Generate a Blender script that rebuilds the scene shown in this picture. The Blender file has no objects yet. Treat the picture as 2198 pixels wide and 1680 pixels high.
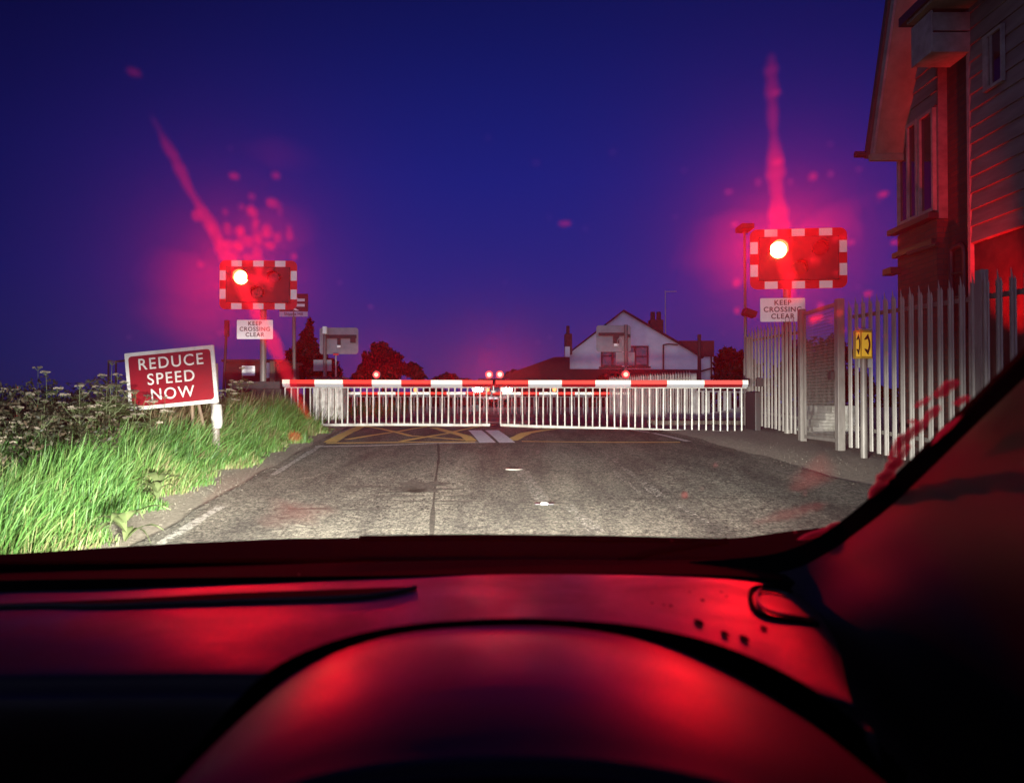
import bpy, bmesh, math, random
import numpy as np
from mathutils import Vector, Matrix
random.seed(7); rng = np.random.default_rng(7)
R = math.radians
S = bpy.context.scene
# ------------------------------------------------------------------ camera
EYE = Vector((0, 0, 1.2)); F = 1650.0; HOR = 865.0
PITCH = math.atan((HOR-840)/F)
cd = bpy.data.cameras.new('camera'); cam = bpy.data.objects.new('camera', cd); S.collection.objects.link(cam)
cd.sensor_width = 36; cd.lens = 36*F/2198; cd.clip_start = 0.02; cd.clip_end = 3000
cam.location = EYE; cam.rotation_euler = (math.pi/2+PITCH, 0, 0); S.camera = cam
cd.dof.use_dof = True; cd.dof.focus_distance = 16; cd.dof.aperture_fstop = 5.5
# ------------------------------------------------------------------ render settings
S.view_settings.view_transform = 'Standard'; S.view_settings.look = 'None'
S.view_settings.exposure = 0; S.view_settings.gamma = 1
S.render.engine = 'CYCLES'
S.cycles.use_denoising = True
S.cycles.max_bounces = 6; S.cycles.diffuse_bounces = 3; S.cycles.glossy_bounces = 3
S.cycles.transparent_max_bounces = 16; S.cycles.volume_bounces = 0
S.cycles.sample_clamp_indirect = 3.0
S.cycles.caustics_reflective = False; S.cycles.caustics_refractive = False
# ------------------------------------------------------------------ dusk sky
def lin(r, g, b):
    f = lambda c: c/12.92 if c <= .04045 else ((c+.055)/1.055)**2.4
    return (f(r/255), f(g/255), f(b/255), 1)
W = bpy.data.worlds.new('World'); S.world = W; W.use_nodes = True
nt = W.node_tree; nt.nodes.clear()
n = nt.nodes.new; L = nt.links.new
tc = n('ShaderNodeTexCoord'); sp = n('ShaderNodeSeparateXYZ'); L(tc.outputs['Generated'], sp.inputs[0])
rp = n('ShaderNodeValToRGB'); L(sp.outputs['Z'], rp.inputs[0])
e = rp.color_ramp.elements
e[0].position = 0.0; e[0].color = lin(40, 42, 104)
e[1].position = 1.0; e[1].color = lin(11, 14, 60)
for p, c in ((.05, (35, 41, 112)), (.15, (25, 35, 121)), (.28, (18, 30, 117)), (.42, (13, 23, 96)), (.55, (10, 16, 72))):
    q = e.new(p); q.color = lin(*c)
# the afterglow lies a little right of straight ahead, so the sky dims to both sides of it
dot = n('ShaderNodeVectorMath'); dot.operation = 'DOT_PRODUCT'; L(tc.outputs['Generated'], dot.inputs[0])
dot.inputs[1].default_value = (math.sin(R(6)), math.cos(R(6)), 0)
mr = n('ShaderNodeMapRange'); L(dot.outputs['Value'], mr.inputs['Value'])
mr.inputs['From Min'].default_value = .66; mr.inputs['From Max'].default_value = .97
mr.inputs['To Min'].default_value = .36; mr.inputs['To Max'].default_value = 1.08; mr.interpolation_type = 'SMOOTHSTEP'
m3 = n('ShaderNodeMapRange'); L(dot.outputs['Value'], m3.inputs['Value']); m3.interpolation_type = 'SMOOTHSTEP'
m3.inputs['From Min'].default_value = -.2; m3.inputs['From Max'].default_value = -.85; m3.inputs['To Min'].default_value = 0; m3.inputs['To Max'].default_value = 5.5
ad = n('ShaderNodeMath'); L(mr.outputs[0], ad.inputs[0]); L(m3.outputs[0], ad.inputs[1])
m5 = n('ShaderNodeMapRange'); L(dot.outputs['Value'], m5.inputs['Value']); m5.interpolation_type = 'SMOOTHSTEP'; m5.inputs['From Min'].default_value = .3; m5.inputs['From Max'].default_value = -.5
mxs = n('ShaderNodeMix'); mxs.data_type = 'RGBA'; L(m5.outputs[0], mxs.inputs[0]); L(rp.outputs[0], mxs.inputs[6]); mxs.inputs[7].default_value = lin(66, 66, 92)
bg = n('ShaderNodeBackground'); L(mxs.outputs[2], bg.inputs[0]); L(ad.outputs[0], bg.inputs[1])
wo = n('ShaderNodeOutputWorld'); L(bg.outputs[0], wo.inputs[0])
# ------------------------------------------------------------------ light levels (lamps of the place, and one added lantern)
P_LEFT, P_RIGHT = 1650, 1750       # the two lit red lamps of the near light signals
P_HEAD = 9800                      # own dipped headlamps, each
P_BOOM = 260
P_ADDED_LANTERN = 1500
SCREEN_DENSITY, SCREEN_G = 3.6, 0.945
# ------------------------------------------------------------------ geometry helpers
col = S.collection
def P(px, py, d):
    """world point at depth d (metres along +Y) behind photo position (px, py) of a 2198x1680 frame"""
    c, s = math.cos(PITCH), math.sin(PITCH)
    u, v = (px-1099)/F, (840-py)/F
    dr = Vector((u, c - v*s, s + v*c))
    return EYE + dr*(d/dr.y)
def PX(px, py, X):
    """world point on the vertical plane x = X"""
    p = P(px, py, 1.0); t = X/p.x
    return EYE + (p-EYE)*t
def hz(y):
    if y < 13.5: return .045*y
    if y < 17: 
        t = (y-13.5)/3.5
        return .6075 + .0725*(1-(1-t)**2)
    if y < 30: return .68
    return min(.95, .68+.035*(y-30))
def rc(y):                     # centre of the road
    if y < 16: return .85-.0875*y
    return -.55-.30*min(1, (y-16)/16) - .02*max(0, y-32)
def rl(y): return (-2.0-.085*y) if y < 16 else rc(y)-2.85
def rr(y): return (4.0-.09*y) if y < 16 else rc(y)+3.0

class MB:
    def __init__(s): s.v = []; s.f = []; s.m = []
    def add(s, vs, fs, mi=0):
        o = len(s.v); s.v += [tuple(v) for v in vs]; s.f += [tuple(i+o for i in f) for f in fs]; s.m += [mi]*len(fs); return s
    def box(s, c, d, rot=None, mi=0):
        x, y, z = d[0]/2, d[1]/2, d[2]/2
        vs = [Vector((a, b, e)) for a in (-x, x) for b in (-y, y) for e in (-z, z)]
        if rot is not None: vs = [rot @ v for v in vs]
        vs = [v+Vector(c) for v in vs]
        return s.add(vs, [(0,1,3,2),(4,6,7,5),(0,4,5,1),(2,3,7,6),(0,2,6,4),(1,5,7,3)], mi)
    def b2(s, x0, x1, y0, y1, z0, z1, mi=0):
        return s.box(((x0+x1)/2, (y0+y1)/2, (z0+z1)/2), (abs(x1-x0), abs(y1-y0), abs(z1-z0)), None, mi)
    def cyl(s, a, b, r0, r1=None, k=12, mi=0, caps=True):
        a, b = Vector(a), Vector(b); r1 = r0 if r1 is None else r1
        d = (b-a).normalized(); u = d.orthogonal().normalized(); w = d.cross(u)
        vs = []
        for p, r in ((a, r0), (b, r1)):
            vs += [p+(u*math.cos(2*math.pi*i/k)+w*math.sin(2*math.pi*i/k))*r for i in range(k)]
        fs = [(i, (i+1)%k, k+(i+1)%k, k+i) for i in range(k)]
        if caps: fs += [tuple(range(k-1, -1, -1)), tuple(range(k, 2*k))]
        return s.add(vs, fs, mi)
    def tube(s, pts, rad, k=8, mi=0, squash=None):
        pts = [Vector(p) for p in pts]; rs = rad if hasattr(rad, '__len__') else [rad]*len(pts)
        o = []; prev = None
        for i, p in enumerate(pts):
            t = (pts[min(i+1, len(pts)-1)]-pts[max(i-1, 0)]).normalized()
            if squash is None:
                u = t.orthogonal().normalized() if prev is None else (prev - t*prev.dot(t)).normalized()
                w = t.cross(u); prev = u; a = b = 1
            else:
                nn, q = squash; w = nn; u = t.cross(nn).normalized(); a, b = 1, q
            o += [p+(u*math.cos(2*math.pi*j/k)*a+w*math.sin(2*math.pi*j/k)*b)*rs[i] for j in range(k)]
        fs = []
        for i in range(len(pts)-1):
            for j in range(k): fs.append((i*k+j, i*k+(j+1)%k, (i+1)*k+(j+1)%k, (i+1)*k+j))
        fs += [tuple(range(k-1, -1, -1)), tuple((len(pts)-1)*k+j for j in range(k))]
        return s.add(o, fs, mi)
    def prism(s, poly, ext, mi=0):
        poly = [Vector(p) for p in poly]; ext = Vector(ext); k = len(poly)
        vs = poly+[p+ext for p in poly]
        fs = [tuple(range(k)), tuple(range(2*k-1, k-1, -1))]+[(i, k+i, k+(i+1)%k, (i+1)%k) for i in range(k)]
        return s.add(vs, fs, mi)
    def grid(s, rows, mi=0):
        k = len(rows[0]); vs = [p for r in rows for p in r]
        fs = [(i*k+j, i*k+j+1, (i+1)*k+j+1, (i+1)*k+j) for i in range(len(rows)-1) for j in range(k-1)]
        return s.add(vs, fs, mi)
    def build(s, name, mats, parent=None, smooth=False, bevel=0, fix=True):
        off = Vector((0, 0, 0))
        q = parent
        while q is not None: off += q.location; q = q.parent
        me = bpy.data.meshes.new(name)
        me.from_pydata([tuple(Vector(v)-off) for v in s.v], [], s.f); me.update()
        mats = mats if isinstance(mats, (list, tuple)) else [mats]
        for m in mats: me.materials.append(m)
        if len(mats) > 1: me.polygons.foreach_set('material_index', s.m)
        if fix:
            bm = bmesh.new(); bm.from_mesh(me); bmesh.ops.recalc_face_normals(bm, faces=bm.faces); bm.to_mesh(me); bm.free()
        if smooth:
            me.polygons.foreach_set('use_smooth', [True]*len(me.polygons))
            try: me.set_sharp_from_angle(angle=R(38))
            except Exception: pass
        o = bpy.data.objects.new(name, me); col.objects.link(o); o.parent = parent
        if bevel:
            b = o.modifiers.new('bevel', 'BEVEL'); b.width = bevel; b.segments = 2; b.limit_method = 'ANGLE'
        return o
def thing(name, label, cat, loc=(0, 0, 0), group=None):
    o = bpy.data.objects.new(name, None); col.objects.link(o); o.location = loc
    o['label'] = label; o['category'] = cat
    if group: o['group'] = group
    return o
def tag(o, label, cat, group=None, kind=None):
    if label: o['label'] = label
    if cat: o['category'] = cat
    if group: o['group'] = group
    if kind: o['kind'] = kind
    return o
def struct(o, label=None):
    o['kind'] = 'structure'
    if label: o['label'] = label
    return o
def text(name, s, size, M, mat, parent, extrude=.0015, bold=0.0, spacing=1.0, align='CENTER'):
    """lettering as a thin mesh; M maps the text's own XY plane into the world"""
    cu = bpy.data.curves.new(name, 'FONT'); cu.body = s; cu.size = size; cu.align_x = align; cu.align_y = 'CENTER'
    cu.extrude = extrude; cu.offset = bold; cu.space_character = spacing; cu.space_line = .92
    t = bpy.data.objects.new(name, cu); col.objects.link(t)
    dg = bpy.context.evaluated_depsgraph_get(); dg.update()
    me = bpy.data.meshes.new_from_object(t.evaluated_get(dg)); bpy.data.objects.remove(t)
    off = Vector((0, 0, 0)); q = parent
    while q is not None: off += q.location; q = q.parent
    me.transform(Matrix.Translation(-off) @ M); me.materials.clear(); me.materials.append(mat); me.name = name
    o = bpy.data.objects.new(name, me); col.objects.link(o); o.parent = parent
    return o
def face(c, yaw=0, roll=0):
    """frame standing upright at c and facing the camera side (-Y): x right, y up, z towards the viewer"""
    return Matrix.Translation(Vector(c)) @ Matrix.Rotation(yaw, 4, 'Z') @ Matrix.Rotation(math.pi/2, 4, 'X') @ Matrix.Rotation(roll, 4, 'Z')
def lbox(mb, M, x0, x1, y0, y1, z0, z1, mi=0):
    vs = [M @ Vector((a, b, c)) for a in (x0, x1) for b in (y0, y1) for c in (z0, z1)]
    return mb.add(vs, [(0,1,3,2),(4,6,7,5),(0,4,5,1),(2,3,7,6),(0,2,6,4),(1,5,7,3)], mi)
def rrect(M, w, h, r, z, k=5):
    out = []
    for cx, cy, a0 in ((w/2-r, h/2-r, 0), (-w/2+r, h/2-r, 90), (-w/2+r, -h/2+r, 180), (w/2-r, -h/2+r, 270)):
        for i in range(k+1):
            a = R(a0+90*i/k); out.append(M @ Vector((cx+r*math.cos(a), cy+r*math.sin(a), z)))
    return out
def lplate(mb, M, w, h, r, z0, z1, mi=0):
    a = rrect(M, w, h, r, z0); b = rrect(M, w, h, r, z1); k = len(a)
    return mb.add(a+b, [tuple(range(k)), tuple(range(2*k-1, k-1, -1))]+[(i, k+i, k+(i+1)%k, (i+1)%k) for i in range(k)], mi)
# ------------------------------------------------------------------ materials
def mat(name, c, rough=.6, metal=0, spec=.5, c2=None, scale=8, lo=.35, hi=.65, bump=0, bscale=None, detail=5, emit=None, es=0, stretch=None, coat=0, coords='Object'):
    m = bpy.data.materials.new(name); m.use_nodes = True; t = m.node_tree; b = t.nodes['Principled BSDF']
    b.inputs['Base Color'].default_value = (*c[:3], 1); b.inputs['Roughness'].default_value = rough
    b.inputs['Metallic'].default_value = metal; b.inputs['Specular IOR Level'].default_value = spec
    if coat: b.inputs['Coat Weight'].default_value = coat
    vec = None
    if c2 or bump:
        tc = t.nodes.new('ShaderNodeTexCoord'); mp = t.nodes.new('ShaderNodeMapping'); t.links.new(tc.outputs[coords], mp.inputs[0])
        if stretch: mp.inputs['Scale'].default_value = stretch
        vec = mp.outputs[0]
    if c2:
        nz = t.nodes.new('ShaderNodeTexNoise'); nz.inputs['Scale'].default_value = scale; nz.inputs['Detail'].default_value = detail
        nz.inputs['Roughness'].default_value = .65
        t.links.new(vec, nz.inputs['Vector'])
        cr = t.nodes.new('ShaderNodeValToRGB'); cr.color_ramp.elements[0].position = lo; cr.color_ramp.elements[1].position = hi
        cr.color_ramp.elements[0].color = (*c[:3], 1); cr.color_ramp.elements[1].color = (*c2[:3], 1)
        t.links.new(nz.outputs['Fac'], cr.inputs[0]); t.links.new(cr.outputs[0], b.inputs['Base Color'])
    if bump:
        nb = t.nodes.new('ShaderNodeTexNoise'); nb.inputs['Scale'].default_value = bscale or scale*3; nb.inputs['Detail'].default_value = 6
        t.links.new(vec, nb.inputs['Vector'])
        bp = t.nodes.new('ShaderNodeBump'); bp.inputs['Strength'].default_value = bump; bp.inputs['Distance'].default_value = .01
        t.links.new(nb.outputs['Fac'], bp.inputs['Height']); t.links.new(bp.outputs[0], b.inputs['Normal'])
    if emit:
        b.inputs['Emission Color'].default_value = (*emit[:3], 1); b.inputs['Emission Strength'].default_value = es
    return m
def volmat(name, dens, g, c=(1, 1, 1)):
    m = bpy.data.materials.new(name); m.use_nodes = True; t = m.node_tree; t.nodes.clear()
    v = t.nodes.new('ShaderNodeVolumeScatter'); v.inputs['Density'].default_value = dens; v.inputs['Anisotropy'].default_value = g
    v.inputs['Color'].default_value = (*c, 1)
    o = t.nodes.new('ShaderNodeOutputMaterial'); t.links.new(v.outputs[0], o.inputs['Volume']); return m
M = {}
def retro(m, amt, rough=.42):
    """retroreflective sheeting: a lobe that sends light back towards where it came from"""
    t = m.node_tree; b = t.nodes['Principled BSDF']; o = t.nodes['Material Output']; g = t.nodes.new('ShaderNodeBsdfAnisotropic'); ge = t.nodes.new('ShaderNodeNewGeometry')
    g.inputs['Roughness'].default_value = rough; t.links.new(ge.outputs['Incoming'], g.inputs['Normal']); mx = t.nodes.new('ShaderNodeMixShader'); mx.inputs[0].default_value = amt
    if b.inputs['Base Color'].links: t.links.new(b.inputs['Base Color'].links[0].from_socket, g.inputs['Color'])
    else: g.inputs['Color'].default_value = b.inputs['Base Color'].default_value
    t.links.new(b.outputs[0], mx.inputs[1]); t.links.new(g.outputs[0], mx.inputs[2]); t.links.new(mx.outputs[0], o.inputs[0]); return m
M['white'] = mat('white_sheeting', (.78, .78, .76), .45, c2=(.66, .66, .64), scale=6, lo=.4, hi=.8)
M['red'] = mat('red_sheeting', (.62, .012, .012), .4, c2=(.5, .01, .012), scale=5)
M['signwhite'] = mat('sign_white', (.52, .51, .48), .45, c2=(.42, .41, .38), scale=6)
M['signred'] = mat('sign_red', (.15, .001, .005), .45, c2=(.12, .002, .006), scale=5)
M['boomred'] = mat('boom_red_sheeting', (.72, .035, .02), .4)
M['boomred2'] = mat('boom_red_shade', (.20, .004, .008), .5)  # shade on the boom's lower face, put into a darker red
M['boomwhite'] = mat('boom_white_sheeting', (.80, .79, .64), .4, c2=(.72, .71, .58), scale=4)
M['boomwhite2'] = mat('boom_white_shade', (.42, .45, .48), .5)  # the same lower-face shade, put into a greyer white
M['alu'] = mat('bright_aluminium', (.50, .50, .45), .45, c2=(.22, .21, .18), scale=5, lo=.4, hi=.75)
M['galv'] = mat('galvanised_steel', (.21, .195, .175), .5, metal=.15, c2=(.115, .105, .095), scale=14, lo=.3, hi=.75, stretch=(1, 1, .25))
M['galvd'] = mat('weathered_galvanised_steel', (.66, .62, .56), .6, c2=(.30, .27, .22), scale=7, lo=.35, hi=.7, stretch=(1, 1, .2))
M['concrete'] = mat('weathered_concrete', (.62, .60, .54), .85, c2=(.22, .22, .17), scale=6, lo=.4, hi=.7, bump=.3)
M['black'] = mat('matt_black', (.012, .012, .013), .55)
M['text'] = mat('sign_lettering_black', (.02, .02, .022), .5)
M['greyback'] = mat('grey_sign_back', (.36, .37, .37), .6, c2=(.26, .27, .27), scale=3)
M['dark'] = mat('dark_bracket', (.018, .015, .016), .6)
M['wood'] = mat('weathered_wood', (.16, .11, .07), .8, c2=(.08, .055, .04), scale=9, stretch=(1, 1, .1))
M['yellow'] = mat('yellow_backlit_panel', (.8, .5, .03), .4, emit=(1, .55, .06), es=.28)
M['yellowd'] = mat('added_lantern_yellow', (.6, .38, .04), .4)
for k_, a_ in (('white', .18), ('red', .20), ('signred', .03)): retro(M[k_], a_)
for k_ in ('boomred', 'boomwhite'): retro(M[k_], .04)
M['fboomred'] = retro(mat('far_boom_red_sheeting', (.72, .035, .02), .4), .45); M['fboomwhite'] = retro(mat('far_boom_white_sheeting', (.80, .79, .64), .4), .45)
# ------------------------------------------------------------------ lamps
def spot(name, loc, target, power, colr, angle, blend, radius, parent=None, cutoff=None):
    l = bpy.data.lights.new(name, 'SPOT'); l.energy = power; l.color = colr; l.spot_size = R(angle); l.spot_blend = blend; l.shadow_soft_size = radius
    o = bpy.data.objects.new(name, l); col.objects.link(o)
    d = Vector(target)-Vector(loc); o.rotation_euler = d.to_track_quat('-Z', 'Y').to_euler()
    off = Vector((0, 0, 0)); q = parent
    while q is not None: off += q.location; q = q.parent
    o.location = Vector(loc)-off; o.parent = parent
    if cutoff:
        l.use_nodes = True; t = l.node_tree; em = t.nodes['Emission']
        ge = t.nodes.new('ShaderNodeNewGeometry'); s2 = t.nodes.new('ShaderNodeSeparateXYZ'); t.links.new(ge.outputs['Incoming'], s2.inputs[0])
        m2 = t.nodes.new('ShaderNodeMapRange'); m2.interpolation_type = 'SMOOTHSTEP'
        m2.inputs['From Min'].default_value = cutoff[0]; m2.inputs['From Max'].default_value = cutoff[1]
        m2.inputs['To Min'].default_value = cutoff[2]; m2.inputs['To Max'].default_value = cutoff[3]
        t.links.new(s2.outputs['Z'], m2.inputs['Value'])
        m4 = t.nodes.new('ShaderNodeMapRange'); m4.interpolation_type = 'SMOOTHSTEP'; t.links.new(s2.outputs['Z'], m4.inputs['Value'])
        m4.inputs['From Min'].default_value = -.24; m4.inputs['From Max'].default_value = -.01; m4.inputs['To Min'].default_value = .13; m4.inputs['To Max'].default_value = 1.0
        mm = t.nodes.new('ShaderNodeMath'); mm.operation = 'MULTIPLY'; t.links.new(m2.outputs[0], mm.inputs[0]); t.links.new(m4.outputs[0], mm.inputs[1]); t.links.new(mm.outputs[0], em.inputs['Strength'])
    return o
# ================================================================== GROUND
def G(px, py, lift=0.0):
    """where the sight line through a photo position meets the road surface"""
    p = P(px, py, 1.0); k = p.z-1.2; lo, hi = .3, 300
    for _ in range(60):
        m_ = (lo+hi)/2
        if 1.2+k*m_ > hz(m_): lo = m_
        else: hi = m_
    q = P(px, py, lo); q.z = hz(q.y)+lift; return q
def sm(a, b, x):
    t = max(0, min(1, (x-a)/(b-a))); return t*t*(3-2*t)
def nz2(x, y):
    return math.sin(x*1.7+y*.9+1.3)*.5+math.sin(x*3.9-y*2.3)*.3+math.sin(x*7.3+y*6.1+.7)*.2
def gz(x, y):
    b = hz(max(y, -4)); s = rl(y)-x; r = x-rr(y)
    z = b-.012
    if s > 0:
        z = b-.008+.10*sm(.3, 1.6, s)+.02*nz2(x, y)*sm(.1, .8, s)
        z -= (.5+b*.6)*sm(4.2, 9, s)
    if r > 0: z = b-.010+.03*sm(0, 1, r)+.018*nz2(x*1.3, y)*sm(0, .6, r)-.3*sm(9, 30, r)*0
    if y > 45: z = z*(1-sm(45, 90, y))+.25*sm(45, 90, y)
    return z
xs = list(np.concatenate([[-900, -400, -200, -100, -60, -40, -28, -20, -16], np.arange(-13, 12.01, .28), [14, 17, 22, 30, 45, 70, 120, 250, 900]]))
ys = list(np.concatenate([[-60, -25, -12, -6, -3], np.arange(-1.5, 44, .35), [46, 50, 55, 60, 70, 80, 90, 110, 150, 220, 350, 600, 1500]]))
m_ground = mat('earth_and_gravel', (.15, .125, .09), .9, c2=(.36, .315, .24), scale=26, lo=.35, hi=.7, bump=.9, bscale=45, detail=8)
g = MB(); g.grid([[Vector((x, y, gz(x, y))) for x in xs] for y in ys])
o = g.build('ground', m_ground, smooth=True); struct(o)
# road surface
def asphalt():
    m = bpy.data.materials.new('asphalt'); m.use_nodes = True; t = m.node_tree; b = t.nodes['Principled BSDF']; N = t.nodes.new; K = t.links.new
    tc = N('ShaderNodeTexCoord')
    def noise(sc, de, ro=.6, st=None):
        x = N('ShaderNodeTexNoise'); x.inputs['Scale'].default_value = sc; x.inputs['Detail'].default_value = de; x.inputs['Roughness'].default_value = ro
        if st:
            mp = N('ShaderNodeMapping'); mp.inputs['Scale'].default_value = st; mp.inputs['Rotation'].default_value = (0, 0, R(-5)); K(tc.outputs['Object'], mp.inputs[0]); K(mp.outputs[0], x.inputs['Vector'])
        else: K(tc.outputs['Object'], x.inputs['Vector'])
        return x.outputs['Fac']
    def ramp(f, a, ca, bb, cb):
        r_ = N('ShaderNodeValToRGB'); r_.color_ramp.elements[0].position = a; r_.color_ramp.elements[1].position = bb
        r_.color_ramp.elements[0].color = (*ca, 1); r_.color_ramp.elements[1].color = (*cb, 1); K(f, r_.inputs[0]); return r_.outputs[0]
    def mix(a, bb, f, mode='MIX'):
        x = N('ShaderNodeMix'); x.data_type = 'RGBA'; x.blend_type = mode
        if hasattr(f, 'links'): K(f, x.inputs[0])
        else: x.inputs[0].default_value = f
        K(a, x.inputs[6]); K(bb, x.inputs[7]); return x.outputs[2]
    fine = ramp(noise(48, 8, .85, (1.0, .55, 1)), .42, (.030, .029, .027), .60, (.29, .28, .245))
    mid = ramp(noise(14, 8, .8), .40, (.45, .45, .46), .60, (1.3, 1.28, 1.22))
    c = mix(fine, mid, 1.0, 'MULTIPLY')
    track = ramp(noise(1.1, 5, .6, (1.6, .28, 1)), .36, (.6, .6, .6), .66, (1.35, 1.33, 1.25))
    c = mix(c, track, 1.0, 'MULTIPLY')
    vo = N('ShaderNodeTexVoronoi'); vo.inputs['Scale'].default_value = 70; K(tc.outputs['Object'], vo.inputs['Vector'])
    chips = ramp(vo.outputs['Distance'], .08, (.34, .32, .27), .2, (0, 0, 0))
    c = mix(c, chips, ramp(noise(5, 4), .5, (0, 0, 0), .8, (.5, .5, .5)), 'ADD')
    K(c, b.inputs['Base Color']); b.inputs['Roughness'].default_value = .95; b.inputs['Specular IOR Level'].default_value = .08
    bp = N('ShaderNodeBump'); bp.inputs['Strength'].default_value = .9; bp.inputs['Distance'].default_value = .008
    K(noise(75, 5, .7), bp.inputs['Height']); K(bp.outputs[0], b.inputs['Normal'])
    return m
m_asph = asphalt()
yy = list(np.arange(-2, 60, .5))
rows = []
for y in yy:
    a, b_ = rl(y)-.12+.05*nz2(y*1.9, 0), rr(y)+.35+.10*nz2(y*1.3, 3)
    rows.append([Vector((a+(b_-a)*i/14, y, hz(max(y, 0) if y > 0 else y)+.004)) for i in range(15)])
o = MB().grid(rows).build('road', m_asph, smooth=True); struct(o)
def paint(name, c, wear, lo, hi, sc=30, hole=.62):
    """road paint worn through to the asphalt below"""
    m = mat(name, c, .8, spec=.1, c2=wear, scale=sc*.6, lo=lo, hi=hi+.1, bump=.3, bscale=60)
    t = m.node_tree; o = t.nodes['Material Output']; b = t.nodes['Principled BSDF']; tr = t.nodes.new('ShaderNodeBsdfTransparent'); mx = t.nodes.new('ShaderNodeMixShader')
    tc = t.nodes.new('ShaderNodeTexCoord'); nz = t.nodes.new('ShaderNodeTexNoise'); nz.inputs['Scale'].default_value = sc; nz.inputs['Detail'].default_value = 8; nz.inputs['Roughness'].default_value = .8; t.links.new(tc.outputs['Object'], nz.inputs['Vector'])
    cr = t.nodes.new('ShaderNodeValToRGB'); cr.color_ramp.elements[0].position = hole-.03; cr.color_ramp.elements[1].position = hole+.03; t.links.new(nz.outputs['Fac'], cr.inputs[0])
    t.links.new(cr.outputs[0], mx.inputs[0]); t.links.new(b.outputs[0], mx.inputs[1]); t.links.new(tr.outputs[0], mx.inputs[2]); t.links.new(mx.outputs[0], o.inputs[0]); return m
m_line = paint('worn_white_road_paint', (.62, .62, .56), (.22, .21, .18), .5, .72, 26, .56)
m_line2 = paint('faded_white_road_paint', (.40, .38, .33), (.26, .25, .22), .50, .72, 26, .455)
m_yel = paint('worn_yellow_road_paint', (.85, .60, .18), (.42, .31, .14), .45, .72, 18, .66)
m_tar = mat('old_tar_joint', (.035, .033, .03), .9, spec=.05, c2=(.09, .085, .07), scale=30)
m_patch = mat('oil_stained_asphalt', (.05, .047, .042), .95, spec=.05, c2=(.13, .12, .10), scale=25, bump=.5, bscale=70)
def strip(mb, pts, w, lift, jit=0):
    """flat ribbon through ground points"""
    out = []
    fine = []
    for i in range(len(pts)-1):
        a, b_ = Vector(pts[i]), Vector(pts[i+1]); k = max(1, int((b_-a).length/.35))
        fine += [a.lerp(b_, j/k) for j in range(k)]
    fine.append(Vector(pts[-1]))
    for i, p in enumerate(fine):
        t = (fine[min(i+1, len(fine)-1)]-fine[max(i-1, 0)]); t.z = 0; t.normalize()
        s_ = Vector((t.y, -t.x, 0)); ww = w*(1+random.uniform(-jit, jit))/2
        q = [p-s_*ww, p+s_*ww]
        for v in q: v.z = hz(v.y)+lift
        out.append(q)
    mb.grid(out)
def marks(name, segs, m, lift=.008, jit=0):
    mb = MB()
    for pts, w in segs: strip(mb, pts, w, lift, jit)
    o = mb.build(name, m, fix=False); struct(o); return o
def RL(off, y0, y1, base): return [Vector((base(y)+off, y, 0)) for y in np.linspace(y0, y1, 8)]
marks('left_edge_line', [(RL(.05, 4.2, 6.7, rl), .10), (RL(.05, 8.6, 12.0, rl), .09), (RL(.05, 13.3, 16.3, rl), .10)], paint('cracked_edge_paint', (.48, .46, .40), (.22, .21, .18), .5, .72, 20, .52), jit=.35)
marks('right_edge_line', [([G(1850,1058), G(1765,1036)], .07), ([G(1740,1030), G(1660,1008)], .05)], m_line2, jit=.6)
marks('crossing_edge_line', [([G(1478,948), G(1402,930)], .11), ([G(1395,929), G(1340,921)], .08)], m_line, jit=.1)
marks('stop_line', [([G(676,959), G(800,957), G(930,952), G(1048,950)], .13)], m_line, jit=.04)
marks('centre_line', [([G(1047,951), G(1019,924)], .26), ([G(1089,951), G(1055,924)], .26)], mat('white_thermoplastic', (.85, .86, .84), .6, c2=(.6, .61, .6), scale=14), .010)
marks('faded_centre_line', [([G(1170,1085), G(1140,1040), G(1118,1010)], .12), ([G(1285,1145), G(1215,1085)], .12)], m_line2, .008, jit=.5)
marks('faded_lane_line', [([G(1420,1068), G(1345,1010), G(1290,967)], .07), ([G(1375,1060), G(1318,1012)], .06), ([G(1520,1125), G(1455,1085)], .05)], m_line2, .008, jit=.8)
marks('yellow_box_marking', [
    ([G(700,952), G(860,950), G(1020,949)], .14), ([G(1012,947), G(1000,937), G(955,925), G(930,918)], .2),
    ([G(708,950), G(760,923), G(790,911)], .2),
    ([G(745,944), G(860,926), G(960,911)], .13), ([G(1000,945), G(880,936), G(780,915)], .13),
    ([G(860,948), G(960,931), G(1060,912)], .12), ([G(800,948), G(870,938), G(990,922)], .001),
    ([G(1097,946), G(1130,930), G(1190,921)], .20), ([G(1120,948), G(1300,950), G(1460,950)], .09),
    ([G(870,905), G(990,897)], .15), ([G(960,905), G(850,897)], .15)], m_yel, .009, jit=.12)
marks('tar_joint', [([G(926,1160), G(929,1100), G(935,1030), G(942,985), G(940,952)], .026),
                    ([G(500,1098), G(700,1092), G(900,1077), G(1200,1074), G(1500,1070), G(1760,1068)], .02)], m_tar, .0065, jit=.8)
mb = MB()
for px, py, w, h in ((905,1043,.22,.5), (905,1052,.34,.16), (800,1046,.34,.10), (860,1066,.2,.07), (870,1056,.26,.08), (960,1077,.3,.06), (760,1095,.3,.05), (995,1066,.2,.05)):
    c = G(px, py); k = 18; ring = []
    for i in range(k):
        a = 2*math.pi*i/k; r_ = 1+.35*math.sin(a*3+px)+.22*math.sin(a*7+py)
        ring.append(Vector((c.x+w*r_*math.cos(a), c.y+h*.7*r_*math.sin(a), hz(c.y+h*.7*r_*math.sin(a))+.0075+.0003*(px % 5))))
    mb.add(ring, [tuple(range(k))])
struct(mb.build('oil_stains', m_patch, fix=False))
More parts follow.
